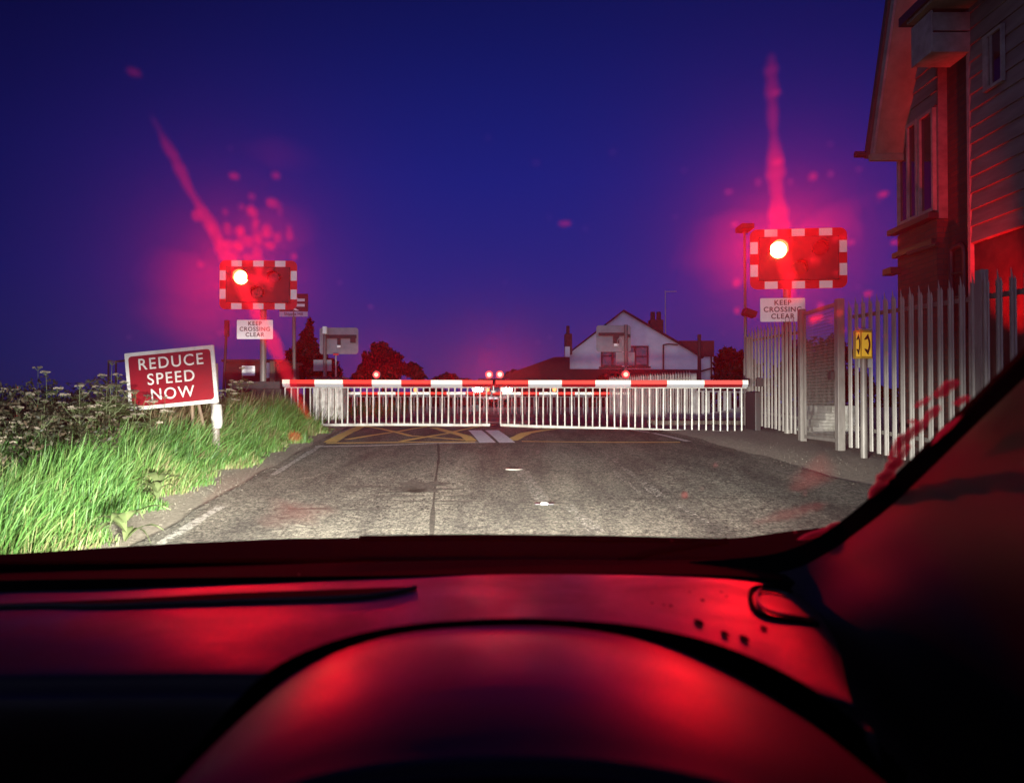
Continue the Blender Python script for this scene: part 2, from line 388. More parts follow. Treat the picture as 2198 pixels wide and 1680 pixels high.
# broken dirt strip between grass and road: small stones and clods
def grass_edge(y): return (-2.72-.115*(y-5) if y < 8 else -3.065-.06*(y-8)) - .22+.07*math.sin(y*2.7)+.05*math.sin(y*6.1)
mb = MB()
for i in range(5200):
    y = random.uniform(3.8, 15.5)**1.0; side = random.random() < .62
    if side: x = random.uniform(grass_edge(y)-.3, rl(y)+.03)
    else: x = rr(y)+abs(random.gauss(0, .8))+.1
    if x > 5.0: continue
    r_ = random.choice((.002, .003, .003, .004, .006))*random.uniform(.7, 1.4)
    c = Vector((x, y, gz(x, y)+.012+r_*.2))
    vs = [c+Vector((r_*random.uniform(.6, 1.3)*sx, r_*random.uniform(.6, 1.3)*sy, r_*.6*sz)) for sx, sy, sz in ((1,0,0),(-1,0,0),(0,1,0),(0,-1,0),(0,0,1),(0,0,-1))]
    mb.add(vs, [(0,2,4),(2,1,4),(1,3,4),(3,0,4),(2,0,5),(1,2,5),(3,1,5),(0,3,5)])
o = mb.build('gravel', mat('loose_stones', (.12, .105, .08), .85, c2=(.22, .20, .16), scale=9), fix=False)
tag(o, 'loose pale stones and grit along both edges of the road', 'gravel', kind='stuff')
q = G(1168, 1083)
t = thing('road_stud', 'black reflective road stud set in the middle of the road', 'road stud', (q.x, q.y, hz(q.y)))
mb = MB(); mb.b2(q.x-.085, q.x+.085, q.y-.05, q.y+.05, q.z+.0045, q.z+.016); mb.build('casting', M['black'], t, bevel=.004)
mb = MB(); mb.b2(q.x-.028, q.x+.028, q.y-.056, q.y-.0505, q.z+.006, q.z+.022); mb.b2(q.x-.03, q.x+.03, q.y-.05, q.y+.02, q.z+.0165, q.z+.024); mb.build('reflector', M['signwhite'], t)
q = G(1103, 1008); t = thing('road_cover', 'small round pale cover plate in the road before the crossing', 'cover', (q.x, q.y, hz(q.y)))
mb = MB(); mb.cyl((q.x, q.y, q.z+.0045), (q.x, q.y, q.z+.016), .105, .10, 20); mb.build('cover_plate', mat('pale_cover', (.24, .235, .2), .7, c2=(.12, .115, .1), scale=30), t); mb = MB(); mb.cyl((q.x, q.y, q.z+.0165), (q.x, q.y, q.z+.019), .06, .06, 16); mb.build('cover_boss', m_tar, t)
# crossing: rails and anti-trespass panels behind the near barrier
m_rail = mat('rusty_rail', (.13, .07, .05), .5, metal=.5); m_sleeper = mat('rubber_crossing_deck', (.03, .03, .032), .7)
mb = MB()
for y in (20.2, 21.63, 24.6, 26.03):
    mb.b2(-60, 60, y-.035, y+.035, .60, .705)
struct(mb.build('rails', m_rail), 'four dull steel rails crossing the road behind the near barriers')
mb = MB(); mb.b2(-4.3, 3.4, 19.6, 20.15, .55, .695); mb.b2(-4.3, 3.4, 20.26, 21.57, .55, .695); mb.b2(-4.3, 3.4, 21.7, 24.54, .55, .695); mb.b2(-4.3, 3.4, 24.66, 25.97, .55, .695); mb.b2(-4.3, 3.4, 26.1, 26.7, .55, .695)
struct(mb.build('crossing_deck', m_sleeper))
t = thing('cattle_grid', 'low row of dark angled timber guards beside the track at the right barrier end', 'trespass guard', P(1540, 905, 17.6))
mb = MB()
for i in range(11):
    x = 3.3+i*.28
    for y in (17.6, 18.3): mb.prism([Vector((x, y, .62)), Vector((x+.22, y, .62)), Vector((x+.11, y, .80))], (0, .55, 0))
mb.build('guard_panel', m_sleeper, t)
for k in (17.55, 18.25):
    mb = MB(); mb.b2(3.2, 6.5, k-.04, k, .66, .80); mb.build('side_beam', mat('stained_timber', (.1, .085, .07), .8, c2=(.05, .04, .03), scale=8), t)
# ================================================================== VERGE GRASS (one mass of blades)
def blades(nb, sampler, name, mats, label, hmul=1.0):
    pos = sampler(nb); nb = len(pos)
    x, y, z, h = pos[:, 0], pos[:, 1], pos[:, 2], pos[:, 3]
    az = rng.uniform(0, 2*np.pi, nb); lean = rng.gamma(2.0, .17, nb); w = rng.uniform(.0022, .0048, nb)*(1+y*.06)
    wa = az+np.pi/2+rng.normal(0, .5, nb)
    la = rng.normal(.5, .9, nb)       # most blades lean one way with the wind
    dx, dy = np.cos(la), np.sin(la)*.6
    V = np.zeros((nb, 7, 3))
    for i, t_ in enumerate((0, .4, .75, 1.0)):
        off = lean*h*(t_**1.8)*1.25; zz = z+h*t_*(1-.25*lean*t_); ww = w*(1, .9, .6, 0)[i]
        cx, cy = x+dx*off, y+dy*off
        if i < 3:
            V[:, 2*i] = np.stack([cx-np.cos(wa)*ww, cy-np.sin(wa)*ww, zz], 1); V[:, 2*i+1] = np.stack([cx+np.cos(wa)*ww, cy+np.sin(wa)*ww, zz], 1)
        else: V[:, 6] = np.stack([cx, cy, zz], 1)
    base = (np.arange(nb)*7)[:, None]
    quads = np.concatenate([base+np.array([[0, 1, 3, 2]]), base+np.array([[2, 3, 5, 4]])], 1).reshape(-1, 4)
    tris = base+np.array([[4, 5, 6]])
    me = bpy.data.meshes.new(name)
    me.vertices.add(nb*7); me.vertices.foreach_set('co', V.reshape(-1))
    loops = np.concatenate([quads.reshape(-1), tris.reshape(-1)]); me.loops.add(len(loops)); me.loops.foreach_set('vertex_index', loops.astype(np.int32))
    ls = np.concatenate([np.arange(len(quads))*4, len(quads)*4+np.arange(len(tris))*3]); me.polygons.add(len(ls)); me.polygons.foreach_set('loop_start', ls.astype(np.int32))
    at = me.attributes.new('tint', 'FLOAT', 'POINT'); at.data.foreach_set('value', np.repeat(np.clip(rng.normal(.5, .2, nb)+pos[:, 4], 0, 1), 7).astype(np.float32))
    me.update(); me.validate(); me.materials.append(mats)
    o = bpy.data.objects.new(name, me); col.objects.link(o); tag(o, label, 'grass', kind='stuff'); return o
def leafmat(name, stops, trans=.35):
    m = bpy.data.materials.new(name); m.use_nodes = True; t = m.node_tree; b = t.nodes['Principled BSDF']
    a = t.nodes.new('ShaderNodeAttribute'); a.attribute_name = 'tint'; r_ = t.nodes.new('ShaderNodeValToRGB'); t.links.new(a.outputs['Fac'], r_.inputs[0])
    el = r_.color_ramp.elements; el[0].position, el[0].color = stops[0][0], (*stops[0][1], 1); el[1].position, el[1].color = stops[-1][0], (*stops[-1][1], 1)
    for p, c in stops[1:-1]: q = el.new(p); q.color = (*c, 1)
    t.links.new(r_.outputs[0], b.inputs['Base Color']); b.inputs['Roughness'].default_value = .55; b.inputs['Specular IOR Level'].default_value = .3
    tr = t.nodes.new('ShaderNodeBsdfTranslucent'); t.links.new(r_.outputs[0], tr.inputs[0]); mx = t.nodes.new('ShaderNodeMixShader'); mx.inputs[0].default_value = trans
    t.links.new(b.outputs[0], mx.inputs[1]); t.links.new(tr.outputs[0], mx.inputs[2]); t.links.new(mx.outputs[0], t.nodes['Material Output'].inputs[0]); return m
def tuft(x, y): return np.sin(x*5.1+y*1.7)*np.sin(y*3.3-x*2.2+.6)
def verge(nb):
    y = 3.2+12.6*rng.random(nb)**1.15; e_ = np.array([grass_edge(v) for v in y])
    s = rng.random(nb)**1.25*3.6; x = e_-s+rng.normal(0, .05, nb)+.10*np.sin(y*4.1)+.06*np.sin(y*9.7)
    z = np.array([gz(a, b) for a, b in zip(x, y)])
    h = (.09+.36*np.clip(s/.55, 0, 1)+.10*np.clip((y-8)/5, 0, 1)*np.clip(s/.5, 0, 1))*rng.uniform(.5, 1.15, nb)*(1+.3*tuft(x, y))
    end = np.clip((16.0-y)/1.2, .25, 1); h *= end
    tint = .22*tuft(x*.7, y*.6)-.12*np.clip((s-1.2)/1.5, 0, 1)+.22*np.clip(1-s/.4, 0, 1)
    return np.stack([x, y, z-.01, h, tint], 1)
m_grass = leafmat('verge_grass', [(0, (.016, .042, .010)), (.3, (.040, .115, .022)), (.6, (.075, .175, .036)), (.85, (.12, .17, .05)), (1, (.19, .17, .085))])
blades(95000, verge, 'verge_grass', m_grass, 'long bright green roadside grass on the left verge')
def dry(nb):
    y = 9.0+7.2*rng.random(nb); e_ = np.array([grass_edge(v) for v in y]); s = .25+rng.random(nb)*2.6; x = e_-s
    z = np.array([gz(a, b) for a, b in zip(x, y)]); h = rng.uniform(.35, .78, nb)*np.clip((s)/.9, .35, 1)*np.clip((16.6-y)/1.5, .3, 1)
    return np.stack([x, y, z, h, np.full(nb, .0)], 1)
m_dry = leafmat('tall_seeding_grass', [(0, (.10, .075, .04)), (.5, (.20, .15, .08)), (1, (.32, .26, .15))])
blades(9000, dry, 'tall_grass', m_dry, 'tall brown seeding grass behind the green verge near the barrier')
def far(nb):
    y = 16+22*rng.random(nb); sd = rng.random(nb) < .5; x = np.where(sd, -4.2-rng.random(nb)*6, 0)
    x = np.where(sd, x, -4.4-rng.random(nb)*8); z = np.array([gz(a, b) for a, b in zip(x, y)])
    return np.stack([x, y, z, rng.uniform(.15, .5, nb)*np.clip(abs(y-23)/5, .1, 1), np.full(nb, 0.)], 1)
blades(5000, far, 'lineside_grass', m_grass, 'dim rough grass beside the tracks beyond the left barrier')
# ================================================================== LIGHT SIGNALS
RED = (1.0, .002, .004)
m_lens_on = mat('lit_red_lens', (.3, .02, .01), .4, emit=(1.0, .42, .12), es=26)
m_lens_off = mat('unlit_lens', (.05, .006, .006), .2)
m_lens_amb = mat('unlit_amber_lens', (.05, .03, .005), .2)
m_boomlamp = mat('lit_boom_lamp', (.3, .02, .01), .4, emit=(1.0, .34, .26), es=2.4)
m_lampring = mat('glowing_red_lens_rim', (.3, .01, .01), .4, emit=(1.0, .02, .03), es=1.5)
m_boomlamp2 = mat('lit_small_lamp', (.3, .02, .01), .4, emit=(1.0, .22, .06), es=3.5)
def signal(label, label2, px, py, d, yaw, postx, foot, kx, ky, kyaw):
    c = P(px, py, d); w, h = 1.71, 1.10
    root = thing('crossing_light_signal', label, 'light signal', (c.x, c.y+.16, gz(c.x, c.y)))
    A = face(c, yaw)
    mb = MB(); lplate(mb, A, w, h, .13, -.02, 0); mb.build('backing_board', M['red'], root)
    mb = MB(); b = .14; t = .0025
    for fx in (-.335, 0, .335):
        for sy in (1, -1): mb = MB(); lbox(mb, A, fx*w*.84-.115, fx*w*.84+.115, *(sorted((sy*h/2-sy*.004, sy*(h/2-b)))), 0, t); mb.build('white_border_block', M['white'], root)
    for fy in (-.19, .19):
        for sx in (1, -1): mb = MB(); lbox(mb, A, *(sorted((sx*w/2-sx*.004, sx*(w/2-b)))), fy*h-.11, fy*h+.11, 0, t); mb.build('white_border_block', M['white'], root)
    mb = MB(); lbox(mb, A, -w/2+b+.01, w/2-b-.01, -h/2+b+.01, h/2-b-.01, 0, .05); mb.build('black_panel', M['black'], root, bevel=.008)
    for k, (lx, ly, on) in enumerate(((-.365, .155, 1), (.365, .155, 0), (0, -.19, 2))):
        r_ = .15 if on == 1 else .12
        lc = A @ Vector((lx, ly, .05)); nn = (A.to_3x3() @ Vector((0, 0, 1))).normalized(); up = (A.to_3x3() @ Vector((0, 1, 0))).normalized()
        mb = MB(); mb.cyl(lc, lc+nn*.035, r_, r_*.97, 28)
        lens = mb.build('lit_lamp' if on == 1 else 'lamp', m_lens_on if on == 1 else (m_lens_off if on == 0 else m_lens_amb), root, smooth=True)
        if on == 1: lens['label'] = 'lit red lamp'
        mb = MB(); k_ = 20; ri = []
        u = (A.to_3x3() @ Vector((1, 0, 0)))
        for j in range(k_+1):
            a = R(-20+220*j/k_); e_ = u*math.cos(a)+up*math.sin(a)
            ri.append([lc+e_*(r_+.012), lc+e_*(r_+.012)+nn*(.20 if 30 < -20+220*j/k_ < 150 else .12)])
        mb.grid(ri); ho = mb.build('hood', M['black'], root, smooth=True, fix=False)
        so = ho.modifiers.new('solid', 'SOLIDIFY'); so.thickness = .006
        if on == 1: L1 = lc+nn*.30
    mb = MB(); pp = P(*postx, d+.11); pp.z = 0
    mb.cyl((pp.x, c.y+.12, gz(c.x, c.y)-.1), (pp.x, c.y+.12, c.z+.45), .07, .07, 14); mb.build('post', M['galv'], root, smooth=True)
    mb = MB(); lbox(mb, A, -.6, .6, .1, .17, -.09, -.021); lbox(mb, A, -.6, .6, -.25, -.18, -.09, -.021); mb.build('bracket', M['dark'], root)
    kc = P(kx, ky, d-.02); K = face(kc, kyaw)
    r2 = thing('crossing_notice', label2, 'notice', (kc.x, kc.y+.02, kc.z-.2))
    mb = MB(); lplate(mb, K, .80, .43, .02, -.006, 0); mb.build('notice_plate', M['white'], r2)
    for s_, yo in (('KEEP', .125), ('CROSSING', 0), ('CLEAR', -.125)):
        text('lettering', s_, .128, K @ Matrix.Translation((0, yo+.004, .001)), M['text'], r2, spacing=1.15, bold=.0026)
    return root, L1
s1, L1 = signal('red and white bordered crossing signal left of the road, one red lamp lit',
    'white KEEP CROSSING CLEAR notice on the post under the left crossing signal', 554.5, 611.5, 17.2, R(3), (565, 700), 0, 547, 707, R(1))
s2, L2 = signal('red and white bordered crossing signal above the palisade, one red lamp lit',
    'white KEEP CROSSING CLEAR notice half hidden by the palisade tips on the right', 1713.5, 555, 14.0, R(-7), (1690, 700), 0, 1680, 665, R(-4))
for L_, pw, r_ in ((L1, P_LEFT, s1), (L2, P_RIGHT, s2)):
    spot('red_lamp_beam', L_, (-.2, .5, 1.0), pw, RED, 34, 1.0, .10, r_)
# ================================================================== REDUCE SPEED NOW sign
c = P(367.5, 811, 9.5); A = face(c, R(-2), R(5.4)); w, h = 1.125, .715
root = thing('speed_sign', 'red REDUCE SPEED NOW sign tilted on its post among the cow parsley', 'road sign', (-3.65, 9.56, gz(-3.65, 9.5)))
mb = MB(); lplate(mb, A, w, h, .012, -.02, 0); mb.build('sign_plate', M['signwhite'], root)
mb = MB(); lplate(mb, A, w-.09, h-.09, .045, 0, .003); mb.build('red_field', M['signred'], root)
for s_, yo, xo in (('REDUCE', .195, .01), ('SPEED', .0, .0), ('NOW', -.192, .0)):
    text('lettering', s_, .198, A @ Matrix.Translation((xo, yo, .0045)), M['signwhite'], root, spacing=1.17, bold=.0012)
mb = MB(); f0 = P(466, 940, 9.58); f0.z = gz(f0.x, 9.5)-.1; mb.cyl(f0, P(459, 780, 9.58), .048, .048, 14); mb.build('post', mat('post_grey', (.12, .10, .09), .6), root, smooth=True)
mb = MB(); mb.tube([P(465.5, 868, 9.56), P(466, 880, 9.56), P(465, 895, 9.55), P(467, 908, 9.56), P(466, 918, 9.56)], [.052, .062, .070, .064, .052], 12)
mb.build('plastic_wrap', mat('crumpled_white_plastic', (.30, .29, .26), .3, bump=1, bscale=30), root, smooth=True)
for a_, b_ in (((412, 862), (415, 935)), ((425, 862), (440, 925))):
    mb = MB(); mb.cyl(P(*a_, 9.62), P(*b_, 9.75), .02, .02, 8); mb.build('stay', M['wood'], root)
for x_ in (-.3, .3): mb = MB(); lbox(mb, A, x_-.03, x_+.03, -.3, .3, -.045, -.0205); mb.build('stiffener', M['greyback'], root)
# ================================================================== BARRIERS
def barrier(label, pxs, cols, dline, ytop, ybot, yrail, bars, root_px, tipdir, lamp_px, lampy, far=False, bar_r=.017, railr=.034, group=None, housing=True):
    D = lambda px: dline[0]+(dline[1]-dline[0])*(px-pxs[0])/(pxs[-1]-pxs[0])
    T = lambda v, px: v[0]+(v[1]-v[0])*(px-pxs[0])/(pxs[-1]-pxs[0])
    q = P(root_px, 860, D(root_px)); root = thing('crossing_barrier', label, 'barrier', (q.x, q.y, gz(q.x, q.y)), group)
    mb = MB()
    for i in range(len(pxs)-1):
        a, b = pxs[i], pxs[i+1]; cidx = cols[i]
        a_t, b_t = P(a, T(ytop, a), D(a)), P(b, T(ytop, b), D(b)); a_b, b_b = P(a, T(ybot, a), D(a)), P(b, T(ybot, b), D(b))
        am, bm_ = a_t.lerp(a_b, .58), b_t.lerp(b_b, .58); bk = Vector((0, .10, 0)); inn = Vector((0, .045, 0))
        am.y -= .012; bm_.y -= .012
        # upper reflective face, then the lower face with its shade painted in
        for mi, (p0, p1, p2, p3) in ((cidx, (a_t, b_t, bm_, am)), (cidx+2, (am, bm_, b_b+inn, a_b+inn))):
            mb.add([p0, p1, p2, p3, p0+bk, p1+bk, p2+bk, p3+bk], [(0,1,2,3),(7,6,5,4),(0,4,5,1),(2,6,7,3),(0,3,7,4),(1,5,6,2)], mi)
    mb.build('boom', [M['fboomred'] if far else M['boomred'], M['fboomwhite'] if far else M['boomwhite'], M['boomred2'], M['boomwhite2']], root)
    mb = MB(); x = bars[0]; off = Vector((0, .05, 0))
    mb.tube([P(bars[0], T(ybot, bars[0])+1.5, D(bars[0])), P(bars[1], T(ybot, bars[1])+1.5, D(bars[1]))], .012 if not far else .014, 6)
    while x <= bars[1]:
        d_ = D(x); jx = random.uniform(-1, 1)*(1.2 if not far else .7)
        mb.cyl(P(x, T(ybot, x)+1, d_), P(x+jx, T(yrail, x), d_), bar_r, bar_r, 6); x += bars[2]
    mb.build('skirt_bars', M['alu'], root, smooth=True)
    mb = MB(); n_ = 7
    pts = [P(bars[0]+(bars[1]-bars[0])*i/n_, T(yrail, bars[0]+(bars[1]-bars[0])*i/n_)+.6*math.sin(i*1.3), D(bars[0]+(bars[1]-bars[0])*i/n_)) for i in range(n_+1)]
    mb.tube(pts, railr, 10); mb.build('bottom_rail', M['alu'], root, smooth=True)
    for lx in lamp_px:
        lp = P(lx, lampy, D(lx)+.05); r_ = .078 if not far else .085
        mb = MB(); mb.cyl(lp+Vector((0, .09, 0)), lp, r_+.012, r_+.012, 16); mb.cyl(lp+Vector((0, .05, -.09)), lp+Vector((0, .05, 0)), .02, .02, 8)
        hs = mb.build('lamp_housing', M['black'], root, smooth=True)
        mb = MB(); mb.cyl(lp-Vector((0, .001, 0)), lp-Vector((0, .03, 0)), r_, r_*.8, 16); mb.build('lens', m_boomlamp2 if far else m_lampring, hs, smooth=True)
        if not far: mb = MB(); mb.cyl(lp-Vector((0, .031, 0)), lp-Vector((0, .04, 0)), r_*.62, r_*.5, 16); mb.build('lit_bulb', m_boomlamp, hs, smooth=True)
        if not far: spot('boom_lamp_beam', lp-Vector((0, .08, 0)), (0, 0, 1.2), P_BOOM, RED, 26, .9, .04, root)
    if housing:
        hx = P(root_px, 860, D(root_px)); s_ = tipdir; z0 = gz(hx.x, hx.y)-.25
        mb = MB(); hw = .35 if s_ > 0 else .06; mb.b2(hx.x-hw*s_-hw, hx.x-hw*s_+hw, hx.y+.12, hx.y+.75, z0-.05, z0+1.0); mb.build('machine_cabinet', M['dark'], root, bevel=.02)
        mb = MB(); aw = 1.1 if s_ > 0 else .3; mb.b2(min(hx.x-aw*s_, hx.x), max(hx.x-aw*s_, hx.x), hx.y+.02, hx.y+.08, 1.52, 1.68); mb.build('counterweight_arm', M['dark'], root)
    return root
Rd, Wh = 0, 1
barrier('near red and white barrier boom with bar skirt closing the left lane', [606, 622, 675, 736, 798, 861, 925, 992, 1057], [Wh, Rd, Wh, Rd, Wh, Rd, Wh, Rd], (17.1, 16.5),
    (814.5, 816), (830, 830), (911.5, 911.5), (612, 1052, 13.5), 600, 1, [808, 1050], 804)
barrier('near red and white barrier boom closing the right lane beside the palisade', [1064, 1134, 1206, 1278, 1354, 1432, 1512, 1594, 1606], [Rd, Wh, Rd, Wh, Rd, Wh, Rd, Wh], (16.4, 14.75),
    (816, 816), (830, 831), (911.5, 929.5), (1075, 1603, 15.2), 1625, -1, [1073, 1343], 803.5, bar_r=.016, railr=.034)
barrier('far red and white barrier across the crossing on the left half', [737, 746, 773, 811, 849, 883, 923, 959, 999, 1046, 1053], [Wh, Wh, Rd, Wh, Rd, Wh, Rd, Wh, Rd, Rd], (32.4, 32),
    (841.5, 841), (850, 850), (893, 893), (738, 1050, 9.4), 730, 1, [892, 1046], 836.5, far=True, bar_r=.024, railr=.035)
barrier('far red and white barrier across the crossing on the right half', [1058, 1078, 1118, 1157, 1195, 1234, 1275, 1313, 1343, 1354], [Rd, Wh, Rd, Wh, Rd, Wh, Rd, Wh, Wh], (32, 31.2),
    (841.5, 841.5), (850, 850.5), (893, 896.5), (1060, 1352, 9.6), 1372, -1, [1190], 836, far=True, bar_r=.024, railr=.035)
# rubber buffer on the joining tips
t = thing('barrier_tip_rest', 'small white rest at the joint of the two near booms', 'barrier rest', P(1059, 842, 16.3))
mb = MB(); mb.cyl(P(1059, 838, 16.38), P(1059, 843, 16.38), .05, .045, 12); mb.build('rest_block', M['alu'], t, smooth=True)
mb = MB(); mb.b2(t.location.x-.012, t.location.x+.012, 16.36, 16.40, t.location.z+.05, t.location.z+.14); mb.build('hanger', M['galvd'], t)
# ================================================================== PALISADE FENCES
def pale(mb, x, y, z0, z1, yaw=0, w=.095, dp=.024, tip=.13, mi=0):
    """one W-section pale, pointed at the top, its face turned by yaw"""
    c, s = math.cos(yaw), math.sin(yaw)
    prof = [(-w/2, 0), (-w/2+.008, -dp*.6), (-w*.17, -dp*.25), (0, -dp), (w*.17, -dp*.25), (w/2-.008, -dp*.6), (w/2, 0)]
    tops = [.0, .35, .0, 1, .0, .35, .0]
    lo = [Vector((x+a*c-b*s, y+a*s+b*c, z0)) for a, b in prof]; hi = [Vector((x+a*c-b*s, y+a*s+b*c, z1-tip*(1-k))) for (a, b), k in zip(prof, tops)]
    mb.add(lo+hi, [(i, i+1, 8+i, 7+i) for i in range(6)], mi)
def pfence(label, pts, pitch, ht, name='palisade_fence', m=None, posts=True, jitter=.02, yawflip=0, zf=None, tip=.13, w=.095):
    m = m or M['galv']; zf = zf or (lambda x, y: gz(x, y))
    a, b = Vector(pts[0]), Vector(pts[1]); d = (b-a); Ln = d.length; d.normalize(); yaw = math.atan2(d.y, d.x)+yawflip
    root = thing(name, label, 'fence', (a.x, a.y, zf(a.x, a.y)))
    mb = MB(); k = int(Ln/pitch)
    for i in range(k+1):
        p = a+d*(i*Ln/k); j = random.uniform(-jitter, jitter); pale(mb, p.x, p.y, zf(p.x, p.y)+.05+j*.5, zf(p.x, p.y)+ht+j, yaw+random.uniform(-.06, .06), w=w, tip=tip)
    o = mb.build('pale_panel', m, root, fix=False); so = o.modifiers.new('solid', 'SOLIDIFY'); so.thickness = .004
    nrm = Vector((-math.sin(yaw), math.cos(yaw), 0))
    for hh in (.30, ht-.27):
        A_, B_ = a+nrm*.03, b+nrm*.03
        mb = MB(); mb.prism([Vector((A_.x, A_.y, zf(a.x, a.y)+hh)), Vector((A_.x, A_.y, zf(a.x, a.y)+hh+.05)), Vector((B_.x, B_.y, zf(b.x, b.y)+hh+.05)), Vector((B_.x, B_.y, zf(b.x, b.y)+hh))], nrm*.035)
        mb.build('rail', m, root)
    return root
FX = 4.75
fz = lambda x, y: hz(y)+.05
Y = lambda px: FX*1650/(px-1099)
f1 = pfence('grey palisade fence between the right barrier end and the mesh gate', [(FX, Y(1722)+.12, 0), (FX+.08, 15.6, 0)], .205, 2.0, zf=fz, yawflip=math.pi)
mb = MB(); mb.b2(FX+.02, FX+.12, 15.62, 15.72, .5, 2.55); mb.build('post', M['galv'], f1)
f2 = pfence('long grey palisade fence between the mesh gate and the windscreen pillar', [(FX, 5.2, 0), (FX, Y(1826), 0)], .200, 2.12, zf=fz, yawflip=math.pi)
mb = MB(); mb.b2(FX-.02, FX+.06, Y(2105)-.055, Y(2105)+.055, .2, hz(7.8)+2.2); mb.build('post', M['galv'], f2, bevel=.006)
# mesh gate
t = thing('mesh_gate', 'narrow wire mesh gate between two steel posts in the palisade', 'gate', (FX, 11.6, fz(0, 11.6)))
y0, y1 = Y(1803), Y(1722)
for yy_, ht in ((y0, 2.16), (y1, 2.12)):
    mb = MB(); mb.b2(FX-.05, FX+.05, yy_-.06, yy_+.06, fz(0, yy_)-.1, fz(0, yy_)+ht); mb.build('gate_post', M['galv'], t, bevel=.005)
mb = MB()
for yy_ in (y0+.12, y1-.12): mb.b2(FX-.018, FX+.018, yy_-.02, yy_+.02, fz(0, yy_)+.08, fz(0, yy_)+2.08)
mb.b2(FX-.018, FX+.018, y0+.12, y1-.12, fz(0, 11.6)+.06, fz(0, 11.6)+.11); mb.b2(FX-.02, FX+.02, y0+.10, y1-.10, fz(0, 11.6)+2.05, fz(0, 11.6)+2.10)
mb.build('gate_frame', M['galv'], t)
mb = MB(); yv = y0+.14
while yv < y1-.14: mb.b2(FX-.002, FX+.002, yv-.0025, yv+.0025, fz(0, 11.6)+.1, fz(0, 11.6)+2.06); yv += .045
zv = .13
while zv < 2.05: mb.b2(FX-.0021, FX+.0021, y0+.13, y1-.13, fz(0, 11.6)+zv-.0025, fz(0, 11.6)+zv+.0025); zv += .05 if zv < 1.1 else .012*0+.05
mb.build('wire_mesh', M['galv'], t)
mb = MB(); mb.b2(FX-.09, FX-.04, y0+.10, y0+.2, fz(0, 11)+1.0, fz(0, 11)+1.12); mb.build('latch', M['dark'], t)
# steps / concrete walkway behind the gate
t = thing('concrete_steps', 'pale concrete block seen through the bottom of the mesh gate', 'step', (5.8, 14.6, .6))
mb = MB()
for i in range(5): mb.b2(5.35+.12*i, 6.3, 14.0, 15.4, .5+.13*i, .63+.13*i)
mb.build('step_block', M['concrete'], t)
# telephone box on its post
q = P(1850, 740, 10.1)
t = thing('crossing_telephone', 'yellow backlit telephone sign box on a grey post before the palisade', 'telephone', (q.x, q.y, fz(0, 10.1)))
mb = MB(); mb.cyl((q.x+.02, q.y, fz(0, 10.1)-.1), (q.x+.02, q.y, q.z-.18), .045, .042, 14); mb.build('post', M['galv'], t, smooth=True)
mb = MB(); mb.b2(q.x-.03, q.x+.155, q.y+.03, q.y+.08, q.z-.30, q.z+.22); mb.build('backplate', M['greyback'], t, bevel=.01)
B0 = [Vector((q.x-.105, q.y-.05, 0)), Vector((q.x-.07, q.y-.13, 0)), Vector((q.x+.105, q.y-.06, 0)), Vector((q.x+.105, q.y+.028, 0)), Vector((q.x-.105, q.y+.028, 0))]
mb = MB(); mb.prism([Vector((v.x, v.y, q.z-.185)) for v in B0], (0, 0, .37)); mb.build('sign_box', M['yellowd'], t)
def handset(mb, Mx, s):
    pts = []
    for i in range(13):
        a = R(-62+124*i/12); pts.append((.75*math.cos(a)-.45, math.sin(a)))
    for i in range(12):
        w0 = .26 if i in (0, 11) else .17 if i in (1, 10) else .12; x0, y0_ = pts[i]; x1, y1_ = pts[i+1]
        w1 = .26 if i in (10, 11) and False else w0
        nx, ny = (y1_-y0_), -(x1-x0); l_ = math.hypot(nx, ny); nx /= l_; ny /= l_
        inw = 1.9 if i in (0, 1, 10, 11) else 1
        qd = [(x0+nx*w0, y0_+ny*w0), (x1+nx*w0, y1_+ny*w0), (x1-nx*w0*inw, y1_-ny*w0*inw), (x0-nx*w0*inw, y0_-ny*w0*inw)]
        mb.prism([Mx @ Vector((a*s, b*s, 0)) for a, b in qd], (Mx.to_3x3() @ Vector((0, 0, .002))))
for a, b, nm in ((B0[0], B0[1], 'dim'), (B0[1], B0[2], 'lit')):
    mid = (a+b)/2; mid.z = q.z; dr = (b-a).normalized(); nv = Vector((dr.y, -dr.x, 0))
    Mx = Matrix(((dr.x, 0, nv.x, mid.x+nv.x*.002), (dr.y, 0, nv.y, mid.y+nv.y*.002), (0, 1, 0, mid.z), (0, 0, 0, 1)))
    ln = (b-a).length
    mb = MB(); lbox(mb, Mx, -ln/2+.013, ln/2-.013, -.155, .155, -.0005, .002); pn = mb.build('sign_face', M['yellow'] if nm == 'lit' else M['yellow'], t)
    mb = MB(); handset(mb, Mx @ Matrix.Scale(min(1, ln/.155), 4, (1, 0, 0)) @ Matrix.Translation((.01, 0, .0025)), .128); mb.build('handset_symbol', M['text'], pn)
# CCTV pole with lamp head behind the barrier end
q = P(1600, 815, 16.9)
t = thing('camera_pole', 'slim pale pole with a lamp head on top and a camera halfway up', 'pole', (q.x, q.y, gz(q.x, q.y)))
mb = MB(); top = P(1598, 494, 16.9); mid = P(1600.5, 770, 16.9); mb.cyl((mid.x, mid.y, gz(q.x, q.y)-.1), (mid.x, mid.y, mid.z), .05, .05, 12); mb.cyl(mid, top, .036, .026, 12); mb.build('pole', M['galv'], t, smooth=True)
mb = MB(); c = P(1598.5, 490, 16.8); mb.box(c, (.28, .5, .12)); mb.build('lamp_head', M['dark'], t, bevel=.02)
mb = MB(); c = P(1608, 672, 16.7); mb.box(c, (.26, .3, .13), Matrix.Rotation(R(20), 3, 'Y')); mb.cyl(P(1592, 676, 16.85), P(1606, 676, 16.85), .025, .025, 8); mb.build('camera', M['dark'], t, bevel=.01)
